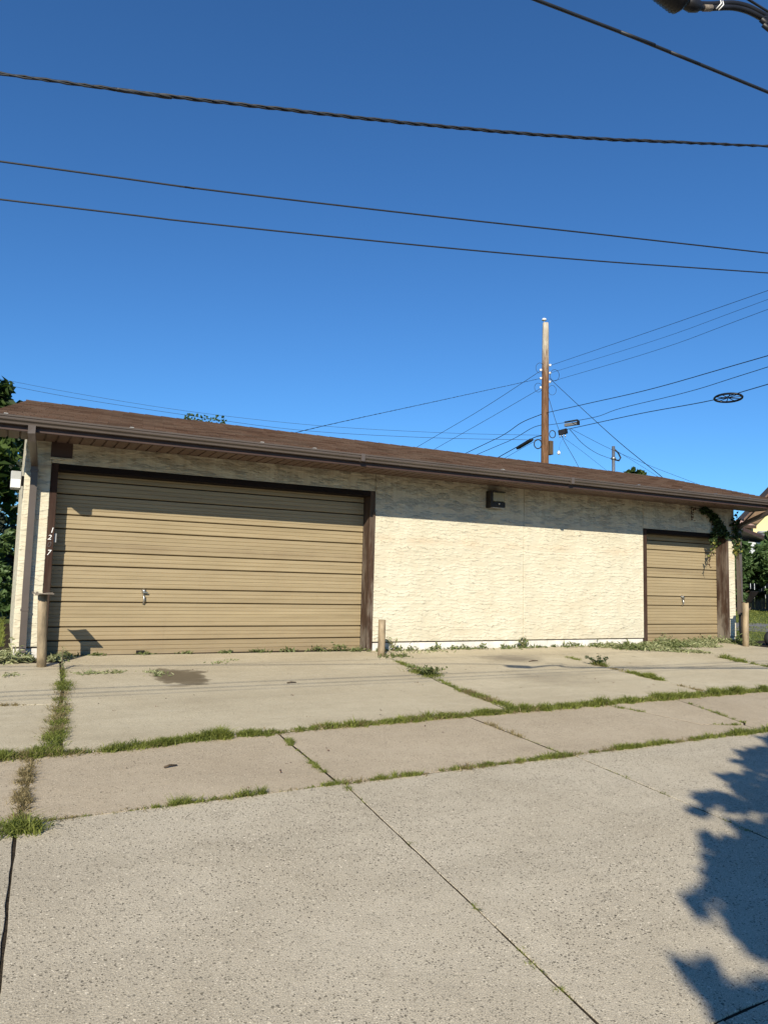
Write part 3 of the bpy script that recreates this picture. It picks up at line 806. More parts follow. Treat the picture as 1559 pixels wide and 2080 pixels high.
# ridge caps
xx = RL - .02
rc = None
while xx < RR:
    if rc is None:
        b = MB().add([(0, -.13, -.030), (0, 0, .012), (0, .13, -.030), (.30, -.13, -.036), (.30, 0, .004), (.30, .13, -.036), (0, -.13, -.042), (0, 0, .0), (0, .13, -.042), (.30, -.13, -.046), (.30, 0, -.006), (.30, .13, -.046)],
                     [(0, 3, 4, 1), (1, 4, 5, 2), (6, 7, 10, 9), (7, 8, 11, 10), (0, 1, 7, 6), (1, 2, 8, 7), (0, 6, 9, 3), (2, 5, 11, 8), (3, 9, 10, 4), (4, 10, 11, 5)])
        o = b.build('ridge_cap', M['shingle'], roof, (0, 0, 0)); rc = o.data
        o.location = Vector((xx, RY, RZ + .012)) - wloc(roof)
    else:
        link('ridge_cap', rc, roof, (xx, RY, RZ + .012))
    xx += 0.27
# vent panel above the wide door
v = MB().bbox(-0.02, 0.255, -0.020, 0.02, 2.735, 2.948, .004).build('vent_panel', M['fascia'], gar)
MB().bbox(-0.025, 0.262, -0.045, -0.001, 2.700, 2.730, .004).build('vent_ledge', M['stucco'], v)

# ------------------------------------------------------------------ fixtures on the garage
lamp = empty('wall_light', (7.40, 0, 2.53)); tag(lamp, 'bronze box wall light with yellowed lens under the eaves', 'wall light')
b = MB(); b.bbox(7.250, 7.300, -0.16, -0.001, 2.525, 2.83, .004); b.bbox(7.300, 7.575, -0.05, -0.001, 2.525, 2.83, .004); b.bbox(7.300, 7.575, -0.165, -0.051, 2.815, 2.832, .004)
b.build('housing', M['lampbody'], lamp)
MB().bbox(7.302, 7.565, -0.150, -0.052, 2.640, 2.812, .012).build('lens', M['lens'], lamp)
MB().bbox(7.302, 7.572, -0.160, -0.052, 2.535, 2.637, .006).build('ballast_cover', M['lampbody'], lamp)
MB().lathe((7.425, -.161, 2.600), [(.016, 0), (.016, -.02), (.008, -.026)], 10, 'Y').build('photocell', M['chrome'], lamp)
MB().bbox(7.302, 7.560, -0.155, -0.054, 2.524, 2.533, .001).build('bottom_rim', M['greybox'], lamp)

side = empty('side_lamp_box', (XL - .1, 0.2, 2.25)); tag(side, 'grey box fixed high on the left side wall of the garage', 'utility box')
MB().bbox(XL - .165, XL - .032, 0.12, 0.34, 2.275, 2.515, .01).build('casing', M['greybox'], side)
MB().bbox(XL - .031, XL - .001, 0.18, 0.30, 2.33, 2.46, .003).build('bracket', M['lampbody'], side)
MB().bbox(XL - .160, XL - .040, 0.112, 0.119, 2.285, 2.40, .002).build('sunlit_half', M['white'], side)  # white plate paints the sunlit lower half of the box

# house number on the left jamb
num = empty('house_number', (0.03, -0.009, 1.40)); tag(num, 'house number 1207 in separate numerals down the left jamb', 'house number')
for ch, z, m, x in (('1', 1.685, M['white'], 0.036), ('2', 1.590, M['white'], 0.012), ('0', 1.490, M['darknum'], 0.012), ('7', 1.378, M['white'], 0.014)):
    cu = bpy.data.curves.new('numeral', 'FONT'); cu.body = ch; cu.size = 0.104; cu.extrude = 0.003; cu.shear = 0.22; cu.resolution_u = 3
    to = bpy.data.objects.new('tmp', cu); COL.objects.link(to)
    bpy.context.view_layer.update()
    mm = bpy.data.meshes.new_from_object(to.evaluated_get(bpy.context.evaluated_depsgraph_get()))
    bpy.data.objects.remove(to, do_unlink=True)
    R = Matrix.Rotation(math.radians(90), 4, 'X')
    mm.transform(R)
    if ch == '2':
        mm.transform(Matrix.Diagonal((1, 1, 0.9, 1)))
    mm.materials.clear(); mm.materials.append(m); mm.name = 'numeral'
    link('numeral', mm, num, (x - .006, -0.0125, z))

# ------------------------------------------------------------------ bollards
def bollard(x, y, top, r, label, lean=(0, 0)):
    z0 = gz(x, y) - .05
    o = empty('bollard', (x, y, z0)); tag(o, label, 'bollard', 'steel pipe bollards guarding the doors')
    m = MB()
    pts = [(x + lean[0] * k, y + lean[1] * k, z0 + (top - z0) * k) for k in (0, .25, .5, .75, 1)]
    m.tube(pts, r, 22).build('pipe', M['bollard'], o)
    return o
b1 = bollard(0.012, -0.745, 0.862, 0.057, 'tall tan pipe bollard with flat steel plate on top, left of wide door', (-0.045, 0))
pl = MB()
px0, px1, py0, py1, zt = -0.155, 0.090, -0.93, -0.55, 0.866
nx = 6; rows = []
for j in range(nx + 1):
    for i in range(nx + 1):
        u, v = i / nx, j / nx
        rows.append((px0 + (px1 - px0) * u, py0 + (py1 - py0) * v, zt + 0.010 * math.sin(u * 5 + v * 3) * (0.3 + v) * .5 + (0.012 if i == 0 and j > 3 else 0)))
k = len(rows)
V = rows + [(a, b_, c + .010) for a, b_, c in rows]
F = []
for j in range(nx):
    for i in range(nx):
        q = j * (nx + 1) + i
        F += [(q, q + nx + 1, q + nx + 2, q + 1), (k + q, k + q + 1, k + q + nx + 2, k + q + nx + 1)]
for i in range(nx):
    a = i; F.append((a, a + 1, k + a + 1, k + a)); a = nx * (nx + 1) + i; F.append((a + 1, a, k + a, k + a + 1))
    a = i * (nx + 1); F.append((a + nx + 1, a, k + a, k + a + nx + 1)); a = a + nx; F.append((a, a + nx + 1, k + a + nx + 1, k + a))
pl.add(V, F).build('cap_plate', M['rust'], b1)
MB().bbox(-0.125, -0.085, -0.93, -0.86, 0.852, 0.865, .003).bbox(-0.12, -0.09, -0.92, -0.87, 0.880, 0.892, .003).build('plate_bolt', M['rust'], b1)
b2 = bollard(4.885, -0.585, 0.535, 0.058, 'short tan pipe bollard between the wide door and the wall')
b3 = bollard(13.425, -0.630, 0.900, 0.062, 'tan pipe bollard with bent black plate at the right corner', (0.025, 0))
MB().add([(13.385, -0.70, 0.900), (13.515, -0.70, 0.900), (13.60, -0.84, 1.135), (13.355, -0.84, 1.135), (13.385, -0.685, 0.905), (13.515, -0.685, 0.905), (13.60, -0.825, 1.140), (13.355, -0.825, 1.140)],
         [(0, 1, 2, 3), (7, 6, 5, 4), (0, 4, 5, 1), (1, 5, 6, 2), (2, 6, 7, 3), (3, 7, 4, 0)]).bbox(13.39, 13.51, -0.69, -0.57, 0.896, 0.908, .003).build('bent_plate', M['blackplate'], b3)

# tyre and blue bin at the right edge of the view
ty = empty('tyre', (14.23, -0.62, gz(14.2, -.62))); tag(ty, 'small black tyre standing at the edge of the concrete, far right', 'tyre')
cz = gz(14.2, -.62) + 0.15
prof = [(0.075, -.045), (0.10, -.055), (0.135, -.05), (0.150, -.03), (0.152, 0), (0.150, .03), (0.135, .05), (0.10, .055), (0.075, .045)]
MB().lathe((14.23, -0.62, cz), prof, 26, 'Y').build('tread', M['rubber'], ty)
MB().lathe((14.23, -0.62, cz), [(0.073, -.03), (0.05, -.02), (0.03, -.045), (0.03, .045), (0.05, .02), (0.073, .03)], 20, 'Y').build('rim', M['greybox'], ty)

bb = empty('recycling_bin', (26.5, 7.2, gz(26.5, 7.2))); tag(bb, 'blue plastic bin in front of the fence at the right edge', 'bin')
z0 = gz(26.5, 7.2) - .02
MB().add([(26.0, 6.75, z0), (26.5, 6.75, z0), (26.5, 7.25, z0), (26.0, 7.25, z0), (25.9, 6.65, z0 + .72), (26.6, 6.65, z0 + .72), (26.6, 7.35, z0 + .72), (25.9, 7.35, z0 + .72)],
         [(0, 3, 2, 1), (4, 5, 6, 7), (0, 1, 5, 4), (1, 2, 6, 5), (2, 3, 7, 6), (3, 0, 4, 7)]).build('body', M['blue'], bb)
MB().bbox(25.78, 26.66, 6.55, 7.42, z0 + .722, z0 + .80, .03).build('lid', M['blue'], bb)

# ------------------------------------------------------------------ foliage helpers
def leaves_at(P, size, flat=0.0, aspect=1.7, rng=RNG):
    """a bent rhombic leaf (two triangles) at every point"""
    n = len(P)
    nrm = rng.normal(size=(n, 3)); nrm[:, 2] = np.abs(nrm[:, 2]) + flat; nrm /= np.linalg.norm(nrm, axis=1)[:, None]
    t = rng.normal(size=(n, 3)); t -= (t * nrm).sum(1)[:, None] * nrm; t /= np.linalg.norm(t, axis=1)[:, None]
    b = np.cross(nrm, t)
    s = (size * rng.uniform(.6, 1.25, n))[:, None]
    a0 = P - t * s * aspect / 2; a1 = P + t * s * aspect / 2 - nrm * s * .2
    l = P - b * s / 2 + nrm * s * .12; r = P + b * s / 2 + nrm * s * .12
    V = np.stack([a0, r, a1, l], 1).reshape(-1, 3)
    k = np.arange(n)[:, None] * 4
    F = np.concatenate([k + [0, 1, 2], k + [0, 2, 3]], 1).reshape(-1, 3)
    return V, F

def crown_points(clumps, n, rng=RNG):
    """points gathered in small sprays inside a list of (centre, radius) clumps"""
    w = np.array([c[1] ** 2.0 for c in clumps]); w /= w.sum()
    cnt = rng.multinomial(n, w)
    out = []; tone = []
    for (c, r), k in zip(clumps, cnt):
        if k == 0: continue
        ns = max(3, k // 14)
        d = rng.normal(size=(ns, 3)); d /= np.linalg.norm(d, axis=1)[:, None]
        sp = np.array(c) + d * (r * rng.uniform(.45, 1.0, ns) ** .6)[:, None] * np.array([1, 1, .85])
        tn = rng.uniform(0, 1, ns)
        i = rng.integers(0, ns, k)
        out.append(sp[i] + rng.normal(size=(k, 3)) * r * .13)
        tone.append(np.clip(tn[i] * .7 + rng.uniform(0, .3, k), 0, 1))
    return np.concatenate(out), np.concatenate(tone)

def tree(name, label, base, clumps, n, size, mat, trunk_r, cat='tree', group=None, flat=0.3):
    o = empty(name, base); tag(o, label, cat, group)
    P, tn = crown_points(clumps, n)
    V, F = leaves_at(P, size, flat)
    np_mesh('crown', V, F, mat, o, base, np.repeat(tn, 2))
    mb = MB()
    top = Vector(max((c for c, r in clumps), key=lambda c: c[2]))
    cc = sum((Vector(c) for c, r in clumps), Vector()) / len(clumps)
    fork = Vector(base) + (Vector((cc.x, cc.y, cc.z)) - Vector(base)) * 0.55
    fork.x = base[0] + (cc.x - base[0]) * .35; fork.y = base[1] + (cc.y - base[1]) * .35
    b0 = Vector(base) - Vector((0, 0, .1))
    mb.tube([b0, b0 + (fork - b0) * .15, b0 + (fork - b0) * .6, fork], [trunk_r * 1.5, trunk_r * 1.08, trunk_r * .9, trunk_r * .75], 10)
    rn = random.Random(len(clumps) + int(n))
    for c, r in sorted(clumps, key=lambda q: -q[1])[:14]:
        c = Vector(c)
        m = fork + (c - fork) * .5 + Vector((rn.uniform(-.2, .2), rn.uniform(-.2, .2), rn.uniform(0, .3))) * r
        mb.tube([fork - (fork - b0) * rn.uniform(0, .25), m, c], [trunk_r * .5, trunk_r * .32, trunk_r * .1], 6)
    mb.build('trunk', M['bark'], o)
    return o

def ball(c, R, k, rng, r=(.25, .4), sq=(1, 1, 1)):
    """k clumps on an uneven ellipsoid"""
    out = []
    for _ in range(k):
        d = rng.normal(size=3); d /= np.linalg.norm(d)
        q = R * rng.uniform(.35, .9)
        out.append((tuple(np.array(c) + d * q * np.array(sq)), R * rng.uniform(*r)))
    return out

# ------------------------------------------------------------------ trees
# the tree behind the camera whose shade falls across the lower right
g2 = np.random.default_rng(5)
def back(px, py, h):
    z = gz(px, py); s = (h) / 0.66
    return (px - 0.64 * s, py - s, z + h)
cl = []
for (x, y, h, r) in ((6.6, -6.60, 4.6, .22), (6.1, -6.62, 4.4, .16), (5.9, -6.95, 4.4, .24), (5.3, -7.15, 4.2, .24), (4.85, -7.28, 4.2, .18), (4.45, -7.42, 4.2, .13), (4.05, -7.52, 4.1, .10), (3.80, -7.50, 4.1, .07),
                    (5.6, -7.55, 4.6, .34), (5.0, -7.75, 4.5, .30), (4.5, -7.95, 4.4, .26), (4.1, -8.05, 4.3, .20), (3.70, -8.12, 4.2, .15), (3.42, -8.20, 4.2, .09), (4.0, -8.45, 4.4, .28), (3.5, -8.52, 4.3, .20), (3.15, -8.58, 4.2, .13), (2.90, -8.66, 4.2, .09),
                    (3.3, -8.85, 4.3, .22), (2.95, -8.92, 4.2, .14), (3.6, -9.0, 4.4, .30), (4.5, -8.7, 4.8, .45), (4.2, -9.3, 4.8, .42), (3.2, -9.35, 4.4, .24), (2.10, -8.92, 3.9, .05), (2.05, -9.0, 3.9, .055), (2.00, -9.1, 3.9, .055), (2.16, -9.15, 3.9, .06), (2.30, -9.14, 3.9, .055), (2.12, -9.3, 3.9, .08), (2.38, -9.3, 3.9, .09), (2.6, -9.4, 4.0, .14), (1.97, -9.25, 3.9, .05), (2.58, -8.60, 4.1, .07), (2.64, -8.72, 4.1, .09), (2.82, -8.48, 4.1, .09), (2.97, -8.5, 4.2, .12), (2.77, -8.62, 4.1, .12), (2.57, -8.84, 4.1, .07), (2.47, -8.92, 4.0, .05), (3.12, -8.3, 4.2, .12), (3.22, -8.2, 4.2, .10), (2.92, -8.75, 4.2, .14), (2.77, -8.85, 4.1, .11), (2.64, -8.98, 4.1, .08), (2.82, -9.05, 4.1, .13), (2.9, -9.25, 4.0, .14), (2.95, -8.62, 4.2, .14), (2.95, -8.80, 4.2, .15), (3.0, -8.98, 4.2, .16), (3.15, -9.10, 4.2, .18), (3.35, -8.45, 4.2, .16), (3.3, -8.70, 4.2, .18), (3.35, -8.92, 4.3, .2), (3.65, -8.3, 4.3, .2), (3.8, -8.6, 4.4, .25), (2.75, -9.05, 4.0, .07), (5.2, -6.85, 4.2, .09), (5.6, -6.72, 4.2, .10), (4.6, -7.15, 4.1, .07), (3.95, -7.35, 4.1, .05), (3.35, -8.0, 4.1, .06), (2.75, -8.5, 4.1, .06), (2.65, -8.8, 4.1, .06),
                    (6.9, -7.3, 5.0, .5), (7.7, -7.0, 5.2, .5), (6.2, -8.0, 5.2, .6), (5.4, -8.5, 5.0, .55), (7.4, -8.4, 5.8, .9), (5.4, -9.5, 5.4, .8), (3.7, -10.2, 5.0, .7), (9.2, -8.2, 6.0, 1.0), (6.8, -10.0, 6.2, 1.0), (8.6, -10.2, 6.6, 1.1), (5.2, -11.2, 6.0, 1.0), (7.3, -6.42, 4.8, .22), (8.2, -6.2, 5.0, .3)):
    k_ = 1.35 if r < .5 else 1.15
    cl.append((back(x - .03, y - .02, h), r * k_))
tree('shade_tree', 'leafy tree behind the viewer casting the shadow at lower right', (0.6, -19.0, gz(.6, -19)), cl, 64000, 0.095, M['leaf'], 0.22)

# left side: dense tree, grey green spruce, hedge
g3 = np.random.default_rng(8)
cl = ball((-2.6, 8.0, 3.6), 2.35, 60, g3, (.20, .36), (.98, 1, 1.05)) + ball((-2.6, 8.0, 1.5), 1.9, 26, g3, (.22, .38), (1, 1, .7)) + [((-1.15, 7.2, 5.2), .45), ((-.75, 7.3, 4.6), .4), ((-.62, 7.6, 4.95), .22), ((-.9, 7.5, 4.1), .5), ((-1.4, 7.1, 5.8), .35), ((-1.0, 7.0, 3.4), .6), ((-.75, 7.4, 3.0), .45), ((-.8, 7.2, 2.4), .5), ((-.7, 7.3, 1.8), .5), ((-.9, 7.4, 3.8), .4)]
tree('broadleaf_tree', 'tall dense green tree at the left edge beside the garage', (-2.6, 8.3, gz(-2.6, 8.3)), cl, 26000, 0.16, M['leaf'], 0.2)
cl = []
for k in range(15):
    z = 0.5 + k * 0.30; R = 1.5 * (1 - k / 18)
    for a in range(max(4, int(9 * (1 - k / 20)))):
        th = a * 2 * math.pi / max(4, int(9 * (1 - k / 20))) + k * .7
        cl.append(((-0.2 + R * .7 * math.cos(th), 13.5 + R * .7 * math.sin(th), z + gz(0, 13.5)), max(.28, R * .30)))
tree('spruce_tree', 'loose grey green evergreen seen through the gap left of the garage', (-0.2, 13.5, gz(-.2, 13.5)), cl, 12000, 0.10, M['leafgrey'], 0.14, flat=0.0)
cl = ball((-1.6, 5.6, 0.95), 1.15, 34, g3, (.22, .38), (1.1, .7, .8)) + ball((-3.6, 5.8, 0.9), 1.1, 26, g3, (.22, .38), (1.2, .7, .8)) + [((-.62, 5.5, 0.55), .42), ((-.55, 5.6, 1.1), .40), ((-.5, 5.7, 1.65), .35)]
tree('hedge', 'bright green hedge on the ground left of the garage wall', (-1.6, 5.6, gz(-1.6, 5.6)), cl, 9000, 0.11, M['leafbig'], 0.05, cat='hedge')
g4 = np.random.default_rng(9)
# crowns that only peek over the ridge
cl = ball((44.6, 33.2, 9.1), 2.2, 44, g4, (.2, .34), (1.2, 1, .95))
tree('round_tree', 'round tree top peeping over the roof near the right end', (44.6, 33.2, gz(44.6, 33.2)), cl, 7000, 0.28, M['leaf'], 0.25)
for i, (x, y, z, hh, lab) in enumerate(((5.85, 18.9, 7.68, .35, 'thin pale shoots poking above the ridge, left tuft'), (6.62, 18.4, 7.52, .4, 'wider tuft of pale shoots poking above the ridge'))):
    cl = []
    for k in range(5 if i == 0 else 11):
        xx = x + (k - 2) * .11 if i == 0 else x + (k - 5) * .10
        for q in range(9):
            cl.append(((xx + .03 * math.sin(q + k), y - (xx - x) * .5, z - 1.6 + q * .2 + (hh * .45) * ((k * 7) % 5) / 5), .11))
        for q in range(3): cl.append(((xx, y - (xx - x) * .5, z - 2.4 - q * .5), .25))
    tree('sapling', lab, (x, y, gz(x, y)), cl, 4200 if i else 2200, 0.07, M['leafbig'], 0.04)

# ------------------------------------------------------------------ right side: fence, bushes, houses
fn = empty('board_fence', (26, 8.6, gz(26, 8.6))); tag(fn, 'weathered grey board fence behind the leafy bushes', 'fence')
dv = Vector((0.89, -0.46)); f0 = Vector((26.2, 8.55)) - dv * 6.0
pm = None
for i in range(90):
    p = f0 + dv * (i * 0.145); z = gz(p.x, p.y)
    hh = 1.35
    if pm is None:
        b = MB().bbox(-.066, .066, -.012, .012, 0, hh, .004); o = b.build('fence_board', M['fence'], fn, (0, 0, 0)); pm = o.data
        o.location = Vector((p.x, p.y, z)) - wloc(fn)
    else:
        o = link('fence_board', pm, fn, (p.x, p.y, z + random.uniform(-.04, .03)))
    o.rotation_euler = (random.uniform(-.02, .02), random.uniform(-.015, .015), math.atan2(dv.y, dv.x) + random.uniform(-.03, .03))
for hz in (0.3, 1.1):
    a = f0 + Vector((0.46, 0.89)) * .06; e = a + dv * 13
    MB().rect_tube([(a.x, a.y, gz(a.x, a.y) + hz), (e.x, e.y, gz(e.x, e.y) + hz)], .05, .08, (0, 0, 1)).build('rail', M['fence'], fn)

g5 = np.random.default_rng(21)
for (x, y, zt, R, lab) in ((24.1, 7.9, 2.2, .95, 'big leaved bush against the fence, next to the downspout'), (25.5, 7.3, 2.35, .95, 'big leaved bush against the fence, at the right edge')):
    z0 = gz(x, y)
    cl = ball((x, y, zt), R, 30, g5, (.2, .36), (1.0, .7, .95)) + ball((x, y, zt - .8), R * .8, 14, g5, (.2, .34), (1, .7, .8))
    tree('leafy_bush', lab, (x, y, z0), cl, 4200, 0.19, M['leafbig'], 0.05, 'bush', 'bushes along the fence', 0.5)
cl = ball((24.9, 8.3, 1.35), .95, 22, g5, (.2, .36), (1.5, .4, .7))
tree('shrub', 'dark shrub at the foot of the fence', (24.9, 8.3, gz(24.9, 8.3)), cl, 2200, 0.14, M['leafdark'], 0.04, 'bush')

# yellow house far right
hs = empty('yellow_house', (46.1, 24.0, gz(46, 24))); tag(hs, 'pale yellow house with steep brown gable beyond the garage', 'house')
HX, HY, HZ, SLO = 46.1, 24.0, 6.30, 1.12
pk = 5.0
z0 = gz(46, 24) - .3
MB().add([(HX + .7, HY, z0), (HX + 2 * pk - .7, HY, z0), (HX + 2 * pk - .7, HY, HZ + .3), (HX + pk, HY, HZ + SLO * (pk - .4)), (HX + .7, HY, HZ + .3),
          (HX + .7, HY + 9, z0), (HX + 2 * pk - .7, HY + 9, z0), (HX + 2 * pk - .7, HY + 9, HZ + .3), (HX + pk, HY + 9, HZ + SLO * (pk - .4)), (HX + .7, HY + 9, HZ + .3)],
         [(0, 1, 2, 3, 4), (9, 8, 7, 6, 5), (0, 5, 6, 1), (1, 6, 7, 2), (0, 4, 9, 5), (2, 7, 8, 3), (3, 8, 9, 4)]).build('wall', M['yellow'], hs)
rf = MB()
for sx in (0, 1):
    f = (lambda u: HX + u) if sx == 0 else (lambda u: HX + 2 * pk - u)
    V = []
    for yy in (HY - .9, HY + 9.5):
        V += [(f(0), yy, HZ), (f(pk), yy, HZ + SLO * pk), (f(pk), yy, HZ + SLO * pk - .18), (f(0), yy, HZ - .18)]
    rf.add(V, [(0, 1, 5, 4), (3, 7, 6, 2), (0, 4, 7, 3), (0, 3, 2, 1), (4, 5, 6, 7)])
rf = rf.build('roof', M['brownroof'], hs)
for sx in (0, 1):
    f = (lambda u: HX + u) if sx == 0 else (lambda u: HX + 2 * pk - u)
    V = []
    for yy in (HY - .30, HY - .01):
        V += [(f(.15), yy, HZ - .05), (f(pk), yy, HZ + SLO * pk - .2), (f(pk), yy, HZ + SLO * pk - 1.5), (f(.95), yy, HZ - .30), (f(.15), yy, HZ - .30)]
    MB().add(V, [(4, 3, 2, 1, 0), (5, 6, 7, 8, 9), (0, 1, 6, 5), (1, 2, 7, 6), (2, 3, 8, 7), (3, 4, 9, 8), (4, 0, 5, 9)]).build('gable_boarding', M['brownwood'], rf)
w_ = MB().box(HX + 3.6, HX + 5.2, HY - .08, HY - .002, 3.6, 5.4).build('window', M['fascia'], hs)
MB().box(HX + 3.72, HX + 5.08, HY - .11, HY - .082, 3.7, 5.3).build('pane', M['lens'], w_)
hs.rotation_euler.z = -0.80
bw = empty('bay_porch', (44.2, 23, gz(44, 23))); tag(bw, 'small pink roofed porch in front of the yellow house', 'porch')
bay = MB().add([(43.3, 22.2, 5.62), (45.05, 22.2, 5.74), (45.05, 24.5, 5.74), (43.3, 24.5, 5.62), (44.0, 22.8, 6.06), (44.4, 22.8, 6.06), (44.4, 24.0, 6.06), (44.0, 24.0, 6.06)],
         [(0, 3, 2, 1), (4, 5, 6, 7), (0, 1, 5, 4), (1, 2, 6, 5), (2, 3, 7, 6), (3, 0, 4, 7)]).build('porch_roof', M['pink'], bw)
MB().box(43.5, 44.9, 22.4, 24.4, gz(44, 23), 5.6).build('porch_wall', M['brownwood'], bw)
MB().box(43.28, 45.06, 22.12, 22.19, 5.50, 5.70).build('porch_fascia', M['fascia'], bay)

sh = empty('low_shed', (39.5, 19, gz(39.5, 19))); tag(sh, 'low white walled outbuilding with grey sloping roof in front of the yellow house', 'shed')
MB().box(37.0, 44.0, 17.3, 21.0, gz(40, 19) - .2, 4.05).build('wall', M['whitewall'], sh)
rr = MB().add([(36.75, 16.9, 4.66), (44.6, 16.9, 3.05), (44.6, 21.4, 3.05), (36.75, 21.4, 4.66), (36.75, 16.9, 4.80), (44.6, 16.9, 3.19), (44.6, 21.4, 3.19), (36.75, 21.4, 4.80)],
         [(0, 3, 2, 1), (4, 5, 6, 7), (0, 1, 5, 4), (1, 2, 6, 5), (2, 3, 7, 6), (3, 0, 4, 7)]).build('roof', M['greyroof'], sh)
MB().lathe((39.95, 17.9, 4.05), [(.30, 0), (.30, .62), (.38, .64), (.38, .74), (.30, .78), (.05, .80)], 14).build('roof_vent', M['greybox'], rr)
MB().add([(36.70, 16.84, 4.60), (44.6, 16.84, 2.99), (44.6, 16.89, 2.99), (36.70, 16.89, 4.60), (36.70, 16.84, 4.78), (44.6, 16.84, 3.17), (44.6, 16.89, 3.17), (36.70, 16.89, 4.78)],
         [(0, 3, 2, 1), (4, 5, 6, 7), (0, 1, 5, 4), (1, 2, 6, 5), (2, 3, 7, 6), (3, 0, 4, 7)]).build('barge_board', M['fascia'], rr)

# ------------------------------------------------------------------ utility pole
pb = Vector((20.2, 14.15, gz(20.2, 14.15))); pt = Vector((19.70, 13.50, 12.55))
def on_pole(z): return pb + (pt - pb) * ((z - pb.z) / (pt.z - pb.z))
up_ = empty('utility_pole', tuple(pb)); tag(up_, 'weathered wooden utility pole with bleached top behind the roof', 'utility pole')
MB().tube([pb - Vector((0, 0, .3)), on_pole(4), on_pole(8), on_pole(11), on_pole(12.3), pt], [.19, .175, .16, .148, .136, .118], 16).build('shaft', M['pole'], up_)
q = on_pole(12.55)
MB().lathe((q.x - .08, q.y, q.z), [(.02, 0), (.02, .10), (.10, .10), (.10, .15), (.05, .19)], 10).build('top_insulator', M['white'], up_)
sd = Vector((0.89, -0.46, 0)); fd = Vector((-0.46, -0.89, 0))
for k, (z, s) in enumerate(((10.70, 1), (10.36, 1), (9.98, 1), (10.48, -1), (10.12, -1), (9.72, -1))):
    c = on_pole(z) + sd * s * .20 + fd * .03
    MB().lathe(c - Vector((0, 0, .05)), [(.03, 0), (.055, .015), (.04, .04), (.055, .06), (.055, .085), (.02, .10)], 10).build('spool_insulator', M['white'], up_)
    MB().tube([on_pole(z), c], .015, 5).build('spool_bracket', M['steel'], up_)
q = on_pole(7.1) + sd * .22
MB().bbox(q.x - .09, q.x + .09, q.y - .12, q.y + .12, 6.82, 7.42, .01).build('pole_box', M['bark'], up_)
def ring(c, r, a, b, tr=.018, n=18):
    return [tuple(Vector(c) + Vector(a) * r * math.cos(2 * math.pi * i / n) + Vector(b) * r * 1.25 * math.sin(2 * math.pi * i / n)) for i in range(n + 1)]
for (z, s, r, tr) in ((7.26, -.32, .16, .026), (7.70, .30, .13, .020), (10.25, .38, .20, .010), (9.70, -.32, .16, .009), (10.55, -.25, .18, .009), (9.6, .28, .17, .008)):
    MB().tube(ring(on_pole(z) + sd * s + fd * .1, r, sd, Vector((0, 0, 1))), tr, 6).build('cable_loop', M['wire'], up_)

def sagged(pts, k=6, sag=0.0):
    """Catmull-Rom through the points"""
    P = [Vector(p) for p in pts]
    if len(P) == 2:
        return [P[0].lerp(P[1], i / k) - Vector((0, 0, sag * 4 * (i / k) * (1 - i / k))) for i in range(k + 1)]
    out = []
    Q = [P[0] * 2 - P[1]] + P + [P[-1] * 2 - P[-2]]
    for i in range(1, len(Q) - 2):
        a, b, c, d = Q[i - 1], Q[i], Q[i + 1], Q[i + 2]
        for j in range(k):
            t = j / k
            out.append(0.5 * ((2 * b) + (c - a) * t + (2 * a - 5 * b + 4 * c - d) * t * t + (3 * b - a - 3 * c + d) * t ** 3))
    out.append(P[-1])
    return out
def extend(pts, l0, l1):
    P = [Vector(p) for p in pts]
    a = P[0] + (P[0] - P[1]).normalized() * l0; b = P[-1] + (P[-1] - P[-2]).normalized() * l1
    return ([a] if l0 else []) + P + ([b] if l1 else [])
def wire(pts, r, label, mat='wire', l0=0, l1=0, cat='wire', name='overhead_wire', group='wires on the utility pole', n=5):
    o = MB().tube(sagged(extend(pts, l0, l1)), r, n).build(name, M[mat]); tag(o, label, cat, group); return o
def twisted(pts, r, pitch, label, l0=0, l1=0, group=None, name='twisted_cable', k=3):
    """strands laid round each other: bare neutral with insulated conductors"""
    path = sagged(extend(pts, l0, l1), 40)
    root = empty(name, tuple(path[0])); tag(root, label, 'cable', group)
    # arc length
    L = [0]
    for a, b in zip(path, path[1:]): L.append(L[-1] + (b - a).length)
    for s in range(k):
        P = []
        for i, p in enumerate(path):
            d_ = (path[min(i + 1, len(path) - 1)] - path[max(i - 1, 0)]).normalized()
            a = Vector((0, 0, 1)); a = (a - d_ * a.dot(d_)).normalized(); b = d_.cross(a)
            th = 2 * math.pi * (L[i] / pitch + s / k)
            P.append(p + (a * math.cos(th) + b * math.sin(th)) * r * 1.05)
        MB().tube(P, r if s else r * .75, 5).build('strand', M['wire'], root)
    return root
wire([(19.97, 13.5, 10.7), (19.32, 7.12, 10.24), (18.28, 2.06, 9.67)], .008, 'topmost thin wire running right from the pole', l1=14)
wire([(19.95, 13.54, 10.36), (19.49, 7.06, 9.93), (18.3, 2.08, 9.42)], .006, 'faint middle wire of the upper three running right', l1=14)
wire([(19.98, 13.57, 9.98), (19.52, 7.09, 9.57), (18.32, 2.1, 9.14)], .007, 'lowest of the upper three wires running right', l1=14)
wire([(19.84, 13.70, 8.62), (19.56, 10.58, 8.38), (19.45, 7.27, 8.2), (18.41, 2.2, 7.83)], .014, 'thick dark cable, uppermost of the lower bundle running right', l1=14)
wire([(19.95, 13.79, 8.11), (20.08, 12.61, 8.04), (20.15, 10.89, 7.96), (20.27, 9.68, 8.08), (19.73, 6.04, 7.84), (18.43, 2.23, 7.51)], .011, 'kinked grey cable between the thick cables running right', l1=14)
wire([(20.05, 12.88, 7.74), (20.12, 12.06, 7.73), (19.8, 8.29, 7.53), (19.23, 4.67, 7.19), (18.46, 2.26, 7.02)], .014, 'thick cable that carries the spoked slack ring', l1=14)
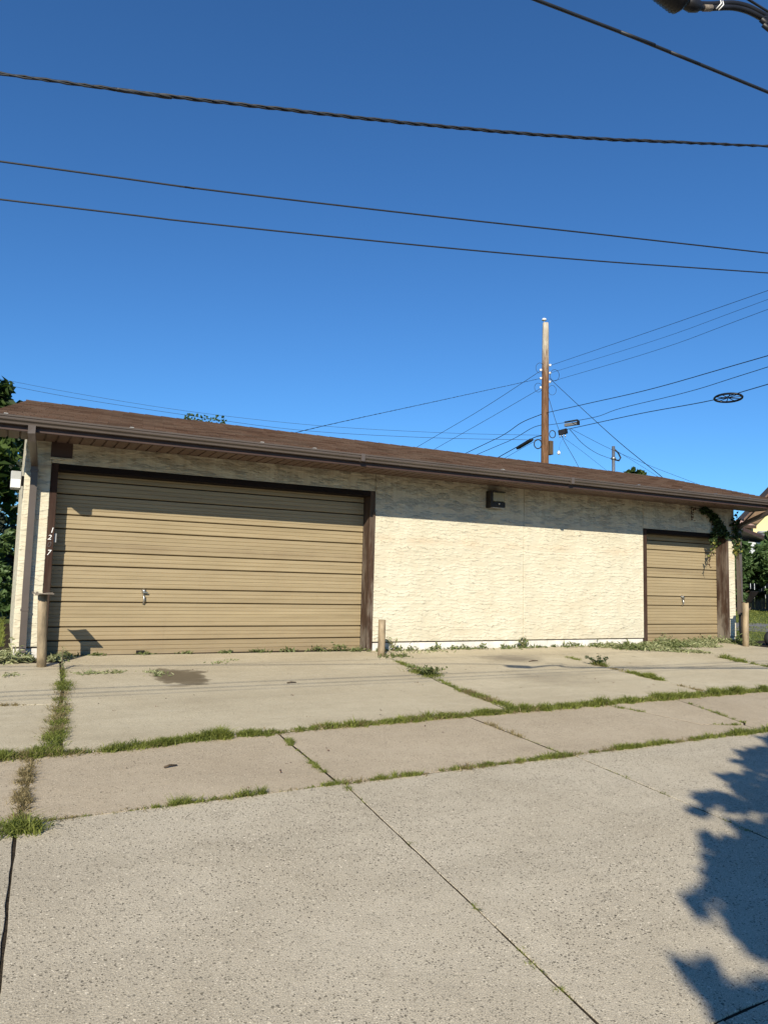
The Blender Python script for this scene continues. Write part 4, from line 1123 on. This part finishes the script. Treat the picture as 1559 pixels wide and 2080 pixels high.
wire([(19.64, 13.69, 10.48), (18.6, 16.61, 9.24), (17.54, 20.68, 7.99)], .011, 'upper wire sloping down left from the pole to the ridge', l1=14)
wire([(19.69, 13.75, 9.72), (18.74, 16.03, 8.78), (17.8, 19.44, 7.71)], .010, 'second wire sloping down left behind the ridge', l1=14)
twisted([(19.67, 13.72, 10.14), (12.85, 10.7, 7.6), (6.33, 7.53, 5.13), (4.2, 5.2, 4.0)], .007, .55, 'thin twisted service cable dropping left to the roof', group='wires on the utility pole', k=2)
wire([(19.84, 13.79, 8.62), (19.64, 15.04, 8.43), (19.49, 16.29, 8.03), (19.22, 18.73, 7.58)], .017, 'thick cable leaving the pole to the left, uppermost of the low ones', l1=14)
wire([(19.87, 13.83, 8.15), (19.74, 14.47, 8.08), (19.9, 16.1, 7.86), (19.66, 18.52, 7.5)], .014, 'wavy cable leaving the pole to the left below the thick one', l1=14)
wire([(19.9, 13.86, 7.68), (19.86, 14.45, 7.67), (19.82, 15.62, 7.43), (19.98, 17.26, 7.2)], .020, 'cable with black splice closure left of the pole', l1=14)
wire([(19.91, 13.87, 7.6), (19.91, 15.02, 7.41), (20.31, 17.09, 7.21)], .009, 'thin wire just under the black splice closure', l1=14)
wire([(-2.25, 31.54, 11.28), (2.02, 28.35, 10.24), (6.92, 24.83, 9.25), (12.16, 21.11, 8.5), (16.8, 17.11, 7.99), (19.9, 13.86, 7.68)], .0075, 'upper of two long wires crossing low behind the roof on the left', l0=14)
wire([(-2.23, 31.56, 11.03), (2.04, 28.37, 10.0), (6.72, 24.95, 9.08), (11.34, 21.55, 8.27), (15.82, 17.63, 7.76), (19.92, 13.88, 7.47)], .009, 'lower of two long wires crossing low behind the roof on the left', l0=14)
wire([(19.97, 13.56, 10.15), (18.63, 9.98, 7.86), (17.04, 6.5, 5.84), (15.67, 3.44, 4.16), (14.1, 2.3, 3.95)], .011, 'taut wire slanting down right from the pole top to the ridge')
wire([(19.94, 13.65, 9.47), (19.87, 12.76, 7.62), (19.98, 11.75, 6.03), (20.05, 10.6, 4.0)], .010, 'guy wire dropping steeply just right of the pole', l1=4)
wire([(20.24, 12.55, 7.79), (23.24, 13.32, 7.35), (26.61, 13.91, 6.9), (30.3, 14.34, 6.4)], .008, 'thin wire running down right past the far mast', l1=14)
wire([(20.23, 12.56, 7.75), (24.21, 16.13, 8.12), (28.41, 19.58, 8.58), (32.05, 22.18, 9.0)], .013, 'slack wire from the amplifier to the far grey mast')
wire([(20.06, 12.9, 7.5), (21.39, 13.17, 7.07), (23.01, 13.54, 6.51)], .006, 'faint short wire falling right below the black box', l1=8)
wire([(32.04, 22.12, 9.63), (35.06, 22.9, 9.02), (38.94, 24.37, 8.47)], .009, 'faint wire from the far mast towards the yellow house', l1=8)

am = empty('cable_amplifier', (20.13, 12.36, 7.85)); tag(am, 'silver amplifier box hung on the cable right of the pole', 'amplifier')
a, b = Vector((20.02, 12.62, 7.91)), Vector((20.24, 12.08, 7.92))
MB().rect_tube([a, b], .12, .12, (0, 0, 1)).build('case', M['asphalt'], am)
MB().rect_tube([a + Vector((0, 0, .13)), b + Vector((0, 0, .14))], .05, .10, (0, 0, 1)).build('hanger', M['wire'], am)
MB().rect_tube([b + Vector((0, 0, .02)), b + (b - a) * .08 + Vector((0, 0, .02))], .17, .17, (0, 0, 1)).build('end_cap', M['blackplate'], am)
tb = empty('tap_box', (19.95, 12.7, 7.6)); tag(tb, 'small black tap box under the silver amplifier', 'tap box')
MB().rect_tube([(19.88, 12.84, 7.60), (20.05, 12.52, 7.66)], .20, .14, (0, 0, 1)).build('case', M['black'], tb)
for k in range(3):
    MB().tube([(19.90 + k * .06, 12.79 - k * .1, 7.52), (19.90 + k * .06, 12.79 - k * .1, 7.40 + .03 * (k % 2))], .022, 6).build('port', M['steel'], tb)
sc = empty('splice_closure', (19.86, 15.1, 7.5)); tag(sc, 'black cylindrical splice closure on the cable left of the pole', 'splice closure')
MB().tube([(19.82, 15.62, 7.36), (19.84, 15.5, 7.40), (19.89, 14.72, 7.60), (19.90, 14.60, 7.62)], [.05, .085, .085, .05], 12).build('case', M['black'], sc)
tg = empty('marker_tag', (20.41, 13.46, 7.0)); tag(tg, 'small white tag hanging below the black tap box', 'tag')
MB().lathe((20.41, 13.46, 6.82), [(.03, 0), (.065, .03), (.07, .09), (.06, .15), (.02, .18)], 12).build('body', M['white'], tg)
MB().tube([(20.41, 13.46, 7.0), (20.35, 13.3, 7.3), (20.05, 12.75, 7.42)], .003, 4).build('cord', M['wire'], tg)
sn = empty('slack_ring', (19.02, 4.0, 7.0)); tag(sn, 'flat black spoked ring holding slack cable at far right', 'slack ring')
c = Vector((19.03, 4.0, 7.08)); ea = Vector((-.04, -.90, -.03)).normalized(); eb = Vector((.95, 0, -.20)).normalized()
P = [c + ea * .46 * math.cos(2 * math.pi * i / 28) + eb * .30 * math.sin(2 * math.pi * i / 28) for i in range(29)]
MB().tube(P, .034, 6).build('rim', M['black'], sn)
for k in range(5):
    t_ = math.pi * k / 5 + .3
    e = ea * .46 * math.cos(t_) + eb * .30 * math.sin(t_)
    MB().tube([c - e, c + e], .013, 5).build('spoke', M['black'], sn)
ms = empty('service_mast', (32.1, 22.2, gz(32, 22))); tag(ms, 'grey conduit mast with bent wire head far behind the roof', 'mast')
MB().tube([(32.1, 22.2, gz(32, 22)), (32.05, 22.14, 9.80)], .10, 10).build('conduit', M['steel'], ms)
MB().tube([(32.1, 22.1, 9.62), (32.5, 22.2, 9.45), (32.65, 22.15, 9.15), (32.45, 22.1, 8.95), (32.1, 22.1, 8.98)], .05, 6).build('wire_loop', M['wire'], ms)
MB().lathe((32.05, 22.14, 9.0), [(.16, 0), (.16, .10)], 10).build('clamp', M['steel'], ms)

# ------------------------------------------------------------------ wires over the alley
GA = 'cables strung along the alley'
twisted([(-0.661, -7.546, 3.318), (-0.152, -7.621, 3.368), (0.506, -7.730, 3.439), (1.381, -7.880, 3.538), (2.317, -8.061, 3.658), (3.499, -8.323, 3.831)], .0052, .26, 'twisted cable highest across the sky', 8, 8, GA)
wire([(-0.637, -7.472, 2.952), (0.223, -7.568, 3.016), (1.421, -7.724, 3.119), (2.491, -7.871, 3.216), (3.854, -8.056, 3.338)], .0045, 'upper of the two smooth black wires across the sky', l0=8, l1=8, group=GA, n=8)
wire([(-0.671, -6.155, 3.385), (0.496, -6.290, 3.474), (2.122, -6.502, 3.614), (3.568, -6.708, 3.750), (5.369, -6.991, 3.937)], .0058, 'lower of the two smooth black wires across the sky', l0=8, l1=8, group=GA, n=8)
wire([(1.525, -8.562, 3.812), (2.020, -8.586, 3.828), (2.556, -8.606, 3.841), (3.078, -8.624, 3.854)], .0082, 'short black cable crossing the top right corner of the sky', l0=8, l1=8, group=GA, n=8)
cs = empty('cable_splice', (2.4, -8.57, 4.14)); tag(cs, 'black ribbed splice casing with cables at the top right corner', 'splice closure')
c0, c1 = Vector((2.10, -8.56, 4.282)), Vector((2.495, -8.58, 4.180))
n = 40; P = []; R = []
for i in range(n + 1):
    u = i / n
    P.append(c0.lerp(c1, u))
    r = .078 if u < .88 else .078 * math.sqrt(max(.06, 1 - ((u - .88) / .12) ** 2))
    R.append(r * (1.0 if i % 2 else .94))
MB().tube(P, R, 20).build('casing', M['black'], cs)
MB().tube([c1 + Vector((-.02, 0, 0)), c1 + Vector((.035, -.006, -.004)), c1 + Vector((.075, -.01, .004)), c1 + Vector((.10, -.012, .010))], [.030, .034, .030, .014], 12).build('end_boot', M['black'], cs)
MB().tube(sagged([(2.56, -8.588, 4.172), (2.667, -8.60, 4.205), (2.845, -8.63, 4.252), (3.043, -8.66, 4.232), (3.6, -8.74, 4.10), (9, -9.3, 3.7)]), .014, 8).build('cable', M['black'], cs)
MB().tube(sagged([(2.55, -8.58, 4.195), (2.667, -8.59, 4.232), (2.845, -8.62, 4.285), (3.043, -8.65, 4.270), (3.6, -8.73, 4.14), (9, -9.3, 3.74)]), .016, 8).build('cable', M['black'], cs)
MB().tube(sagged([(2.80, -8.59, 4.40), (2.97, -8.6, 4.378), (3.13, -8.62, 4.345), (3.6, -8.7, 4.22), (9, -9.3, 3.8)]), .007, 6).build('cable', M['wire'], cs)
MB().tube(sagged([(-8, -8.2, 5.2), (1.0, -8.5, 4.52), (2.13, -8.56, 4.26)]), .012, 8).build('cable', M['black'], cs)
for k in range(2):
    x = 2.675 + k * .018
    MB().tube([(x, -8.622, 4.188), (x + .016, -8.640, 4.212), (x + .030, -8.625, 4.250)], .0036, 5).build('tie', M['white'], cs)
MB().tube([(2.61, -8.594, 4.187), (2.665, -8.600, 4.204)], .0165, 8).build('copper_band', M['rust'], cs)

# ------------------------------------------------------------------ grass and weeds
def blades(P, h, w, lean, rng=RNG):
    """tapering bent blades: five corners each, as triangles"""
    n = len(P)
    th = rng.uniform(0, 2 * np.pi, n); a = np.stack([np.cos(th), np.sin(th), np.zeros(n)], 1)
    ph = rng.uniform(0, 2 * np.pi, n); ln = (lean * rng.uniform(.2, 1.2, n))[:, None]
    l = np.stack([np.cos(ph), np.sin(ph), np.zeros(n)], 1) * ln
    h = h[:, None]; w = w[:, None]
    up_v = np.array([0, 0, 1.0])
    b0 = P - a * w / 2; b1 = P + a * w / 2
    m = P + up_v * h * .55 + l * h * .45
    m0 = m - a * w * .4; m1 = m + a * w * .4
    t = P + up_v * h * (1 - .35 * ln) + l * h * 1.25
    V = np.stack([b0, b1, m1, m0, t], 1).reshape(-1, 3)
    k = np.arange(n)[:, None] * 5
    F = np.concatenate([k + [0, 1, 2], k + [0, 2, 3], k + [3, 2, 4]], 1).reshape(-1, 3)
    return V, F
def along(pts, n, spread, rng=RNG):
    pts = np.array(pts); seg = np.linalg.norm(np.diff(pts, axis=0), axis=1); cum = np.concatenate([[0], np.cumsum(seg)])
    s = rng.uniform(0, cum[-1], n)
    x = np.interp(s, cum, pts[:, 0]); y = np.interp(s, cum, pts[:, 1])
    q = np.stack([x, y], 1) + rng.normal(size=(n, 2)) * spread
    return q, cum[-1]
def grass(name, runs, label, mat='grass', cat='grass'):
    """runs: (points, blades per metre, spread, height, width, lean)"""
    VV, FF, RN = [], [], []; k = 0
    for pts, dens, spread, hh, ww, lean in runs:
        pts_ = np.array(pts); L = np.linalg.norm(np.diff(pts_, axis=0), axis=1).sum()
        n = int(dens * 2.6 * L)
        if n < 1: continue
        # tussocks: choose tuft centres first
        nt = max(2, int(L * 60)); c, _ = along(pts, nt, spread * .5)
        ph_ = RNG.uniform(0, 6.28, 3); wob = 0.5 + 0.5 * np.sin(c[:, 0] * 9.0 + c[:, 1] * 5 + ph_[0]) * np.sin(c[:, 0] * 3.7 - c[:, 1] * 8 + ph_[1])
        pw = RNG.uniform(.10, 1.0, nt) * (.35 + wob); hs_ = RNG.uniform(.45, 1.3, nt) * (.65 + .6 * wob); tt = RNG.uniform(0, 1, nt)
        i = RNG.choice(nt, n, p=pw / pw.sum())
        q = c[i] + RNG.normal(size=(n, 2)) * (spread * .55)
        z = np.array([gz(x, y) for x, y in q]) - .012
        P = np.column_stack([q, z])
        V, F = blades(P, hh * hs_[i] * RNG.uniform(.5, 1.15, n), ww * RNG.uniform(.7, 1.3, n), lean)
        VV.append(V); FF.append(F + k); k += len(V)
        RN.append(np.repeat(np.clip(tt[i] * .55 + RNG.uniform(0, .45, n), 0, 1), 3))
    o = np_mesh(name, np.concatenate(VV), np.concatenate(FF), M[mat], None, (0, 0, 0), np.concatenate(RN))
    tag(o, label, cat, None, 'stuff'); return o

GL1 = [(-0.62, -4.95), (-0.43, -4.94), (-0.11, -4.96), (0.24, -4.95), (0.72, -4.89), (1.14, -4.82), (1.64, -4.8), (2.22, -4.75), (2.9, -4.73), (3.85, -4.68), (4.76, -4.64), (5.86, -4.60), (7.16, -4.54), (8.72, -4.48), (14, -4.25)]
grass('joint_grass', [
    (GL1[:1] + [(-3.5, -5.04)], 500, .05, .075, .006, .9),
    (GL1[:5], 900, .050, .070, .006, 1.0), (GL1[4:7], 2100, .042, .085, .0065, .8), (GL1[6:8], 700, .032, .055, .006, .9),
    (GL1[7:11], 1300, .040, .075, .0065, .9), (GL1[10:14], 1200, .050, .090, .008, .9), (GL1[13:], 500, .06, .09, .010, .9)],
    'thick line of green grass in the long joint along the apron')
grass('joint_grass', [
    ([(-2.4, -6.42), (-0.57, -6.37), (-0.35, -6.36)], 300, .03, .05, .005, 1.0),
    ([(-0.23, -6.36), (0.34, -6.355)], 260, .012, .025, .004, 1.1), ([(0.34, -6.355), (0.83, -6.325)], 480, .018, .055, .005, .9), ([(0.83, -6.325), (1.12, -6.315)], 650, .022, .06, .005, .9),
    ([(1.12, -6.315), (1.41, -6.30)], 60, .01, .03, .004, .9), ([(1.41, -6.30), (1.70, -6.29)], 600, .020, .05, .005, .9), ([(1.70, -6.29), (2.34, -6.265)], 520, .018, .05, .005, .9),
    ([(2.49, -6.255), (3.03, -6.24)], 620, .020, .055, .005, .9), ([(3.03, -6.24), (3.36, -6.235)], 700, .018, .05, .005, .9), ([(3.36, -6.235), (3.95, -6.215)], 820, .024, .06, .0055, .9),
    ([(4.02, -6.215), (4.21, -6.21)], 600, .018, .05, .005, .9), ([(4.26, -6.205), (5.43, -6.17)], 780, .022, .06, .006, .9), ([(5.43, -6.17), (7.5, -6.10)], 700, .03, .07, .007, .9), ([(7.5, -6.10), (12, -5.95)], 300, .03, .07, .008, .9)],
    'broken line of short grass in the second long joint')
grass('joint_grass', [
    ([(0.24, -0.9), (0.19, -1.87), (0.15, -2.32)], 70, .035, .07, .005, 1.3), ([(0.17, -1.95), (0.14, -2.45)], 320, .06, .08, .006, 1.4), ([(0.12, -2.75), (0.09, -3.1)], 260, .05, .06, .006, 1.4),
    ([(0.09, -3.2), (0.03, -4.0), (-0.02, -4.4)], 270, .050, .06, .006, 1.4), ([(-0.02, -4.3), (-0.12, -4.9)], 700, .065, .07, .006, 1.2), ([(-0.12, -4.85), (-0.5, -4.95)], 600, .06, .08, .006, 1.1), ([(-0.30, -6.44), (-0.42, -6.50), (-.22, -6.46)], 650, .055, .095, .007, 1.2)],
    'scruffy grass up the joint left of the wide door')
grass('dry_weeds', [
    ([(-0.22, -5.07), (-0.27, -5.48), (-0.3, -5.89), (-0.32, -6.29)], 520, .035, .045, .006, 1.3), ([(0.16, -2.0), (0.08, -3.2)], 110, .06, .06, .005, 1.5), ([(0.08, -3.2), (-0.05, -4.5)], 320, .06, .07, .005, 1.4), ([(-.1, -4.9), (-.6, -4.98)], 200, .05, .07, .005, 1.3), ([(-0.45, -3.06), (-0.15, -3.09)], 200, .025, .05, .006, 1.2),
    ([(4.5, -3.6), (4.46, -4.2)], 400, .04, .08, .006, 1.2), ([(7.72, -3.93), (7.68, -4.3)], 350, .035, .05, .007, 1.2), ([(7.9, -2.2), (7.86, -2.9)], 260, .04, .05, .007, 1.2), ([(3.78, -5.0), (3.77, -5.6)], 160, .025, .05, .005, 1.2), ([(6.6, -6.1), (8.5, -6.05)], 300, .05, .08, .007, 1.2)],
    'reddish dry weeds in the cross joints', 'drygrass', 'weeds')
grass('dry_grass', [(GL1[:5], 120, .06, .06, .005, 1.4), (GL1[6:14], 150, .055, .07, .006, 1.4), ([(-0.23, -6.36), (1.4, -6.30)], 90, .025, .04, .005, 1.4), ([(1.7, -6.29), (6.0, -6.15)], 130, .028, .05, .005, 1.4)],
    'straw coloured blades mixed into the long joints', 'drygrass')
grass('joint_grass', [
    ([(1.73, -5.06), (1.71, -5.25)], 700, .022, .04, .0055, 1.1), ([(1.70, -5.3), (1.68, -5.85)], 150, .015, .03, .005, 1.1), ([(1.67, -5.75), (1.66, -5.98)], 480, .018, .035, .005, 1.1), ([(1.69, -6.25), (1.66, -6.7)], 190, .016, .035, .004, 1.1)] +
    [([(x, y), (x - .01, y - .07)], 420, .012, .028, .004, 1.2) for x, y in ((1.615, -7.36), (1.535, -8.10), (1.488, -8.50), (1.475, -8.63), (1.462, -8.80))] +
    [([(3.80, -6.55), (3.77, -6.9)], 160, .014, .03, .004, 1.1), ([(3.745, -7.2), (3.735, -7.33)], 300, .013, .035, .004, 1.1), ([(3.70, -7.7), (3.67, -7.95)], 120, .012, .03, .004, 1.1), ([(3.77, -5.5), (3.77, -6.15)], 70, .012, .03, .004, 1.1),
     ([(6.8, -4.85), (6.5, -5.8)], 160, .02, .04, .006, 1.1), ([(5.72, -4.75), (5.84, -5.05)], 260, .03, .05, .006, 1.1), ([(6.1, -5.76), (6.42, -5.86)], 200, .02, .04, .006, 1.1)],
    'sparse tufts in the cross joints of the alley slabs')
grass('joint_grass', [
    ([(4.85, -1.2), (4.76, -1.75)], 380, .04, .06, .007, 1.1), ([(4.74, -2.1), (4.68, -2.55)], 900, .10, .10, .008, 1.2), ([(4.62, -2.6), (4.52, -3.3)], 260, .03, .05, .006, 1.1), ([(4.51, -3.4), (4.46, -4.55)], 520, .05, .07, .007, 1.1),
    ([(7.86, -2.85), (7.79, -3.55)], 1100, .045, .085, .009, 1.0), ([(7.96, -2.0), (7.92, -2.3)], 700, .05, .11, .010, .9), ([(8.06, -1.2), (8.0, -1.6)], 240, .05, .06, .008, 1.0),
    ([(11.12, -1.85), (11.0, -2.4)], 340, .06, .09, .011, 1.0), ([(11.0, -2.4), (10.93, -3.0)], 200, .04, .06, .010, 1.0)],
    'grass clumps in the joints that cross the apron')
# weeds at the foot of the wall and doors
def weeds(name, spots, label, mat='weed', size=.045, per=60, cat='weeds'):
    PP, TT = [], []
    for (x, y, r, h) in spots:
        n = int(per * .75 * (r / .15) ** 1.2) + 5
        q = RNG.normal(size=(n, 3)) * np.array([r * .6, r * .45, 0])
        q[:, 2] = np.abs(RNG.normal(size=n)) * h * .45 * np.exp(-(q[:, 0] / r) ** 2)
        q[:, 0] += x; q[:, 1] += y; q[:, 2] += gz(x, y) + .004
        PP.append(q); TT.append(RNG.uniform(0, 1, n))
    V, F = leaves_at(np.concatenate(PP), size * .55, .5, 4.0)
    o = np_mesh(name, V, F, M[mat], None, (0, 0, 0), np.repeat(np.concatenate(TT), 2)); tag(o, label, cat, None, 'stuff'); return o
sp = []
x = 5.1
while x < 11.1:
    sp.append((x, -0.06 - abs(random.gauss(0, .05)), random.uniform(.06, .20), random.uniform(.03, .13))); x += random.uniform(.10, .45)
weeds('wall_weeds', sp, 'low weeds along the foot of the cream wall')
sp = [(0.35, .10, .16, .06), (0.75, .12, .10, .05), (1.4, .14, .10, .04), (2.0, .14, .09, .03), (2.6, .14, .12, .03), (3.1, .14, .14, .04), (3.6, .13, .13, .05), (4.1, .12, .20, .09), (4.5, .08, .22, .14), (4.75, -.05, .15, .10), (4.95, -.72, .16, .08), (5.15, -.78, .12, .07)]
weeds('door_weeds', sp, 'weeds along the bottom of the wide door')
sp = [(-0.32, -.22, .22, .20), (-0.15, -.20, .12, .10), (-0.42, -.36, .22, .14), (0.18, -.28, .13, .08), (0.28, -.06, .12, .10), (-0.55, -.30, .25, .16), (-.3, .4, .2, .12)]
weeds('corner_weeds', sp, 'pale weeds under the left downspout', 'hay', .05, 90)
sp = [(11.0 + random.uniform(-1.1, 1.6), -0.35 + random.gauss(0, .16), random.uniform(.12, .30), random.uniform(.04, .10)) for _ in range(34)]
sp += [(11.6 + random.uniform(0, 2.0), 0.05 + random.gauss(0, .05), random.uniform(.10, .25), random.uniform(.08, .20)) for _ in range(16)]
sp += [(10.6 + .1 * k, -0.75 - .07 * k + random.gauss(0, .05), .18, .05) for k in range(8)]
weeds('grass_clippings', sp, 'heap of pale cut grass and weeds before the small door', 'hay', .045, 60, 'clippings')
sp = [(10.3 + random.uniform(-.5, 1.6), -0.45 + random.gauss(0, .15), random.uniform(.10, .25), random.uniform(.05, .12)) for _ in range(16)] + [(13.75, -.35, .2, .12), (13.95, -.3, .2, .12), (13.85, -.55, .15, .1), (14.0, .0, .25, .15), (13.7, -.1, .15, .2)]
weeds('green_weeds', sp, 'green weeds before the small door and right corner', 'weed', .05, 70)
sp = [(0.4 + random.uniform(0, .7), -1.35 + random.gauss(0, .06), .10, .02) for _ in range(9)] + [(1.25 + random.uniform(-.1, .3), -1.5 + random.gauss(0, .10), .09, .02) for _ in range(6)] + [(2.2, -.85, .15, .02), (2.45, -.65, .1, .02), (-.35, -1.35, .15, .04), (5.6, -.35, .25, .03), (6.1, -.3, .2, .03)]
weeds('leaf_litter', sp, 'scattered dry clippings lying on the apron', 'hay', .035, 26, 'litter')

sp = [(RNG.uniform(-.2, 6.0), RNG.uniform(-6.6, -4.9), .035, .006) for _ in range(10)] + [(RNG.uniform(.4, 9.5), RNG.uniform(-4.5, -.8), .04, .006) for _ in range(40)]
PP = np.array([(x + RNG.normal() * .02, y + RNG.normal() * .02, gz(x, y) + .006) for x, y, a_, b_ in sp for _ in range(2)])
V, F = leaves_at(PP, .010, 1.6, 2.4)
o = np_mesh('leaf_litter', V, F, M['leafbrown'], None, (0, 0, 0), RNG.uniform(0, 1, len(F))); tag(o, 'tiny dead leaves blown over the concrete slabs', 'litter', None, 'stuff')
def weed_plant(x, y, h, n, spread, label, mat='weed', name='weed', leaf=.05):
    z0 = gz(x, y); o = empty(name, (x, y, z0)); tag(o, label, 'weed')
    st = MB(); pts = []
    rn = random.Random(int(x * 100) + n)
    for k in range(n):
        a = rn.uniform(0, 6.28); l = h * rn.uniform(.6, 1.1); dx, dy = math.cos(a) * spread, math.sin(a) * spread
        P = [Vector((x + dx * u * u, y + dy * u * u, z0 - .01 + l * u)) for u in (0, .35, .7, 1)]
        st.tube(P, [.006, .005, .004, .002], 5)
        for u in (.25, .4, .55, .7, .82, .92, 1.0):
            for _ in range(3): pts.append((x + dx * u * u + rn.gauss(0, .018), y + dy * u * u + rn.gauss(0, .018), z0 + l * u + rn.gauss(0, .012)))
    st.build('stem', M['bollard'], o)
    V, F = leaves_at(np.array(pts), leaf * .55, .3, 3.2); np_mesh('leaves', V, F, M[mat], o, (x, y, z0), RNG.uniform(0, 1, len(F)))
    return o
weed_plant(0.225, -1.02, .27, 2, .03, 'upright weed in the joint beside the left bollard', 'hay', 'weed', .03)
weed_plant(7.92, -2.12, .15, 8, .16, 'dark spiky weed at the cable shadow on the apron', 'leafdark', 'weed', .035)
weed_plant(4.70, -2.30, .10, 10, .26, 'sprawling weed in the middle apron joint', 'weed', 'weed', .045)
weed_plant(5.35, -.12, .22, 3, .10, 'bent weed by the short bollard', 'hay', 'weed', .04)
weed_plant(8.05, -.12, .15, 4, .10, 'tall weed at the wall foot below the seam', 'weed', 'weed', .045)

# lawn blades where the lawn shows beside the garage
def lawn_blades(name, x0, x1, y0, y1, n, h, w, label):
    q = np.column_stack([RNG.uniform(x0, x1, n), RNG.uniform(y0, y1, n)])
    z = np.array([gz(a, b) for a, b in q]) - .03
    V, F = blades(np.column_stack([q, z]), h * RNG.uniform(.5, 1.3, n), w * RNG.uniform(.7, 1.3, n), .8)
    o = np_mesh(name, V, F, M['grass'], None, (0, 0, 0), np.repeat(RNG.uniform(0, 1, n), 3)); tag(o, label, 'grass', None, 'stuff')
lawn_blades('lawn_grass', -2.2, -.42, 1.3, 5.4, 9000, .09, .012, 'shaded lawn left of the garage')
lawn_blades('lawn_grass', 14.3, 22, .2, 3.0, 9000, .07, .016, 'lawn between the right bollard and the path')
lawn_blades('lawn_grass', 19, 28, 3.4, 8.6, 12000, .08, .022, 'sunny lawn between the path and the fence')

# ------------------------------------------------------------------ vine on the small door
vn = empty('vine', (14.0, -.05, 0.1)); tag(vn, 'ivy vine trailing over the corner of the small door', 'vine')
stem1 = [(14.02, -.10, .12), (14.0, -.10, 1.2), (13.95, -.09, 2.1), (13.80, -.05, 2.32), (13.62, -.05, 2.34), (13.45, -.05, 2.5), (13.30, -.05, 2.66), (13.1, -.05, 2.80), (12.85, -.05, 2.88), (12.55, -.05, 2.90)]
stem2 = [(13.33, -.05, 2.55), (13.22, -.06, 2.3), (13.18, -.07, 2.1), (13.12, -.07, 1.9)]
stem3 = [(13.98, -.10, 2.0), (13.96, -.10, 2.35), (13.93, -.10, 2.6), (13.95, -.12, 2.75)]
stem4 = [(12.56, -.05, 2.90), (12.53, -.06, 2.75), (12.55, -.06, 2.6)]
stem5 = [(13.12, -.07, 1.92), (13.05, -.07, 1.75), (13.07, -.07, 1.62)]
m = MB()
for s_, r in ((stem1, .011), (stem2, .007), (stem3, .010), (stem4, .005), (stem5, .004)):
    m.tube(sagged(s_, 5), r, 5)
m.build('stem', M['bark'], vn)
def vleaves(st, n, spread, size, mat, nm='leaves'):
    P, _ = along([(a, c) for a, b, c in st], n, spread)
    Q = np.column_stack([P[:, 0], np.full(n, -.075) + RNG.normal(size=n) * .03, P[:, 1]])
    V, F = leaves_at(Q, size, 0, 1.2)
    np_mesh(nm, V, F, M[mat], vn, wloc(vn), np.repeat(RNG.uniform(0, 1, n), 2))
vleaves(stem1[4:8], 300, .050, .070, 'leafdark'); vleaves(stem1[7:9], 110, .04, .065, 'leafdark'); vleaves(stem2[:3], 150, .05, .065, 'leafdark'); vleaves(stem2[1:], 34, .04, .055, 'leafyellow'); vleaves(stem3, 230, .065, .075, 'leafdark')
vleaves(stem4, 22, .03, .045, 'leafbrown'); vleaves(stem5, 14, .018, .04, 'leafbrown'); vleaves([(13.95, -.1, 1.95), (13.98, -.1, 2.25)], 40, .04, .06, 'leafyellow')

# twigs and stones lying about
for (x, y, a, l, lab) in ((6.98, -1.62, .25, .22, 'dark twig on the apron in front of the cream wall'), (2.62, -2.55, .1, .12, 'small twig on the apron before the wide door'), (0.62, -5.55, .3, .10, 'small twig on the brown concrete strip')):
    z = gz(x, y)
    o = MB().tube([(x, y, z + .008), (x + l * .4 * math.cos(a), y + l * .4 * math.sin(a), z + .016), (x + l * math.cos(a), y + l * math.sin(a), z + .009)], [.008, .009, .005], 6).build('twig', M['bark']); tag(o, lab, 'twig')
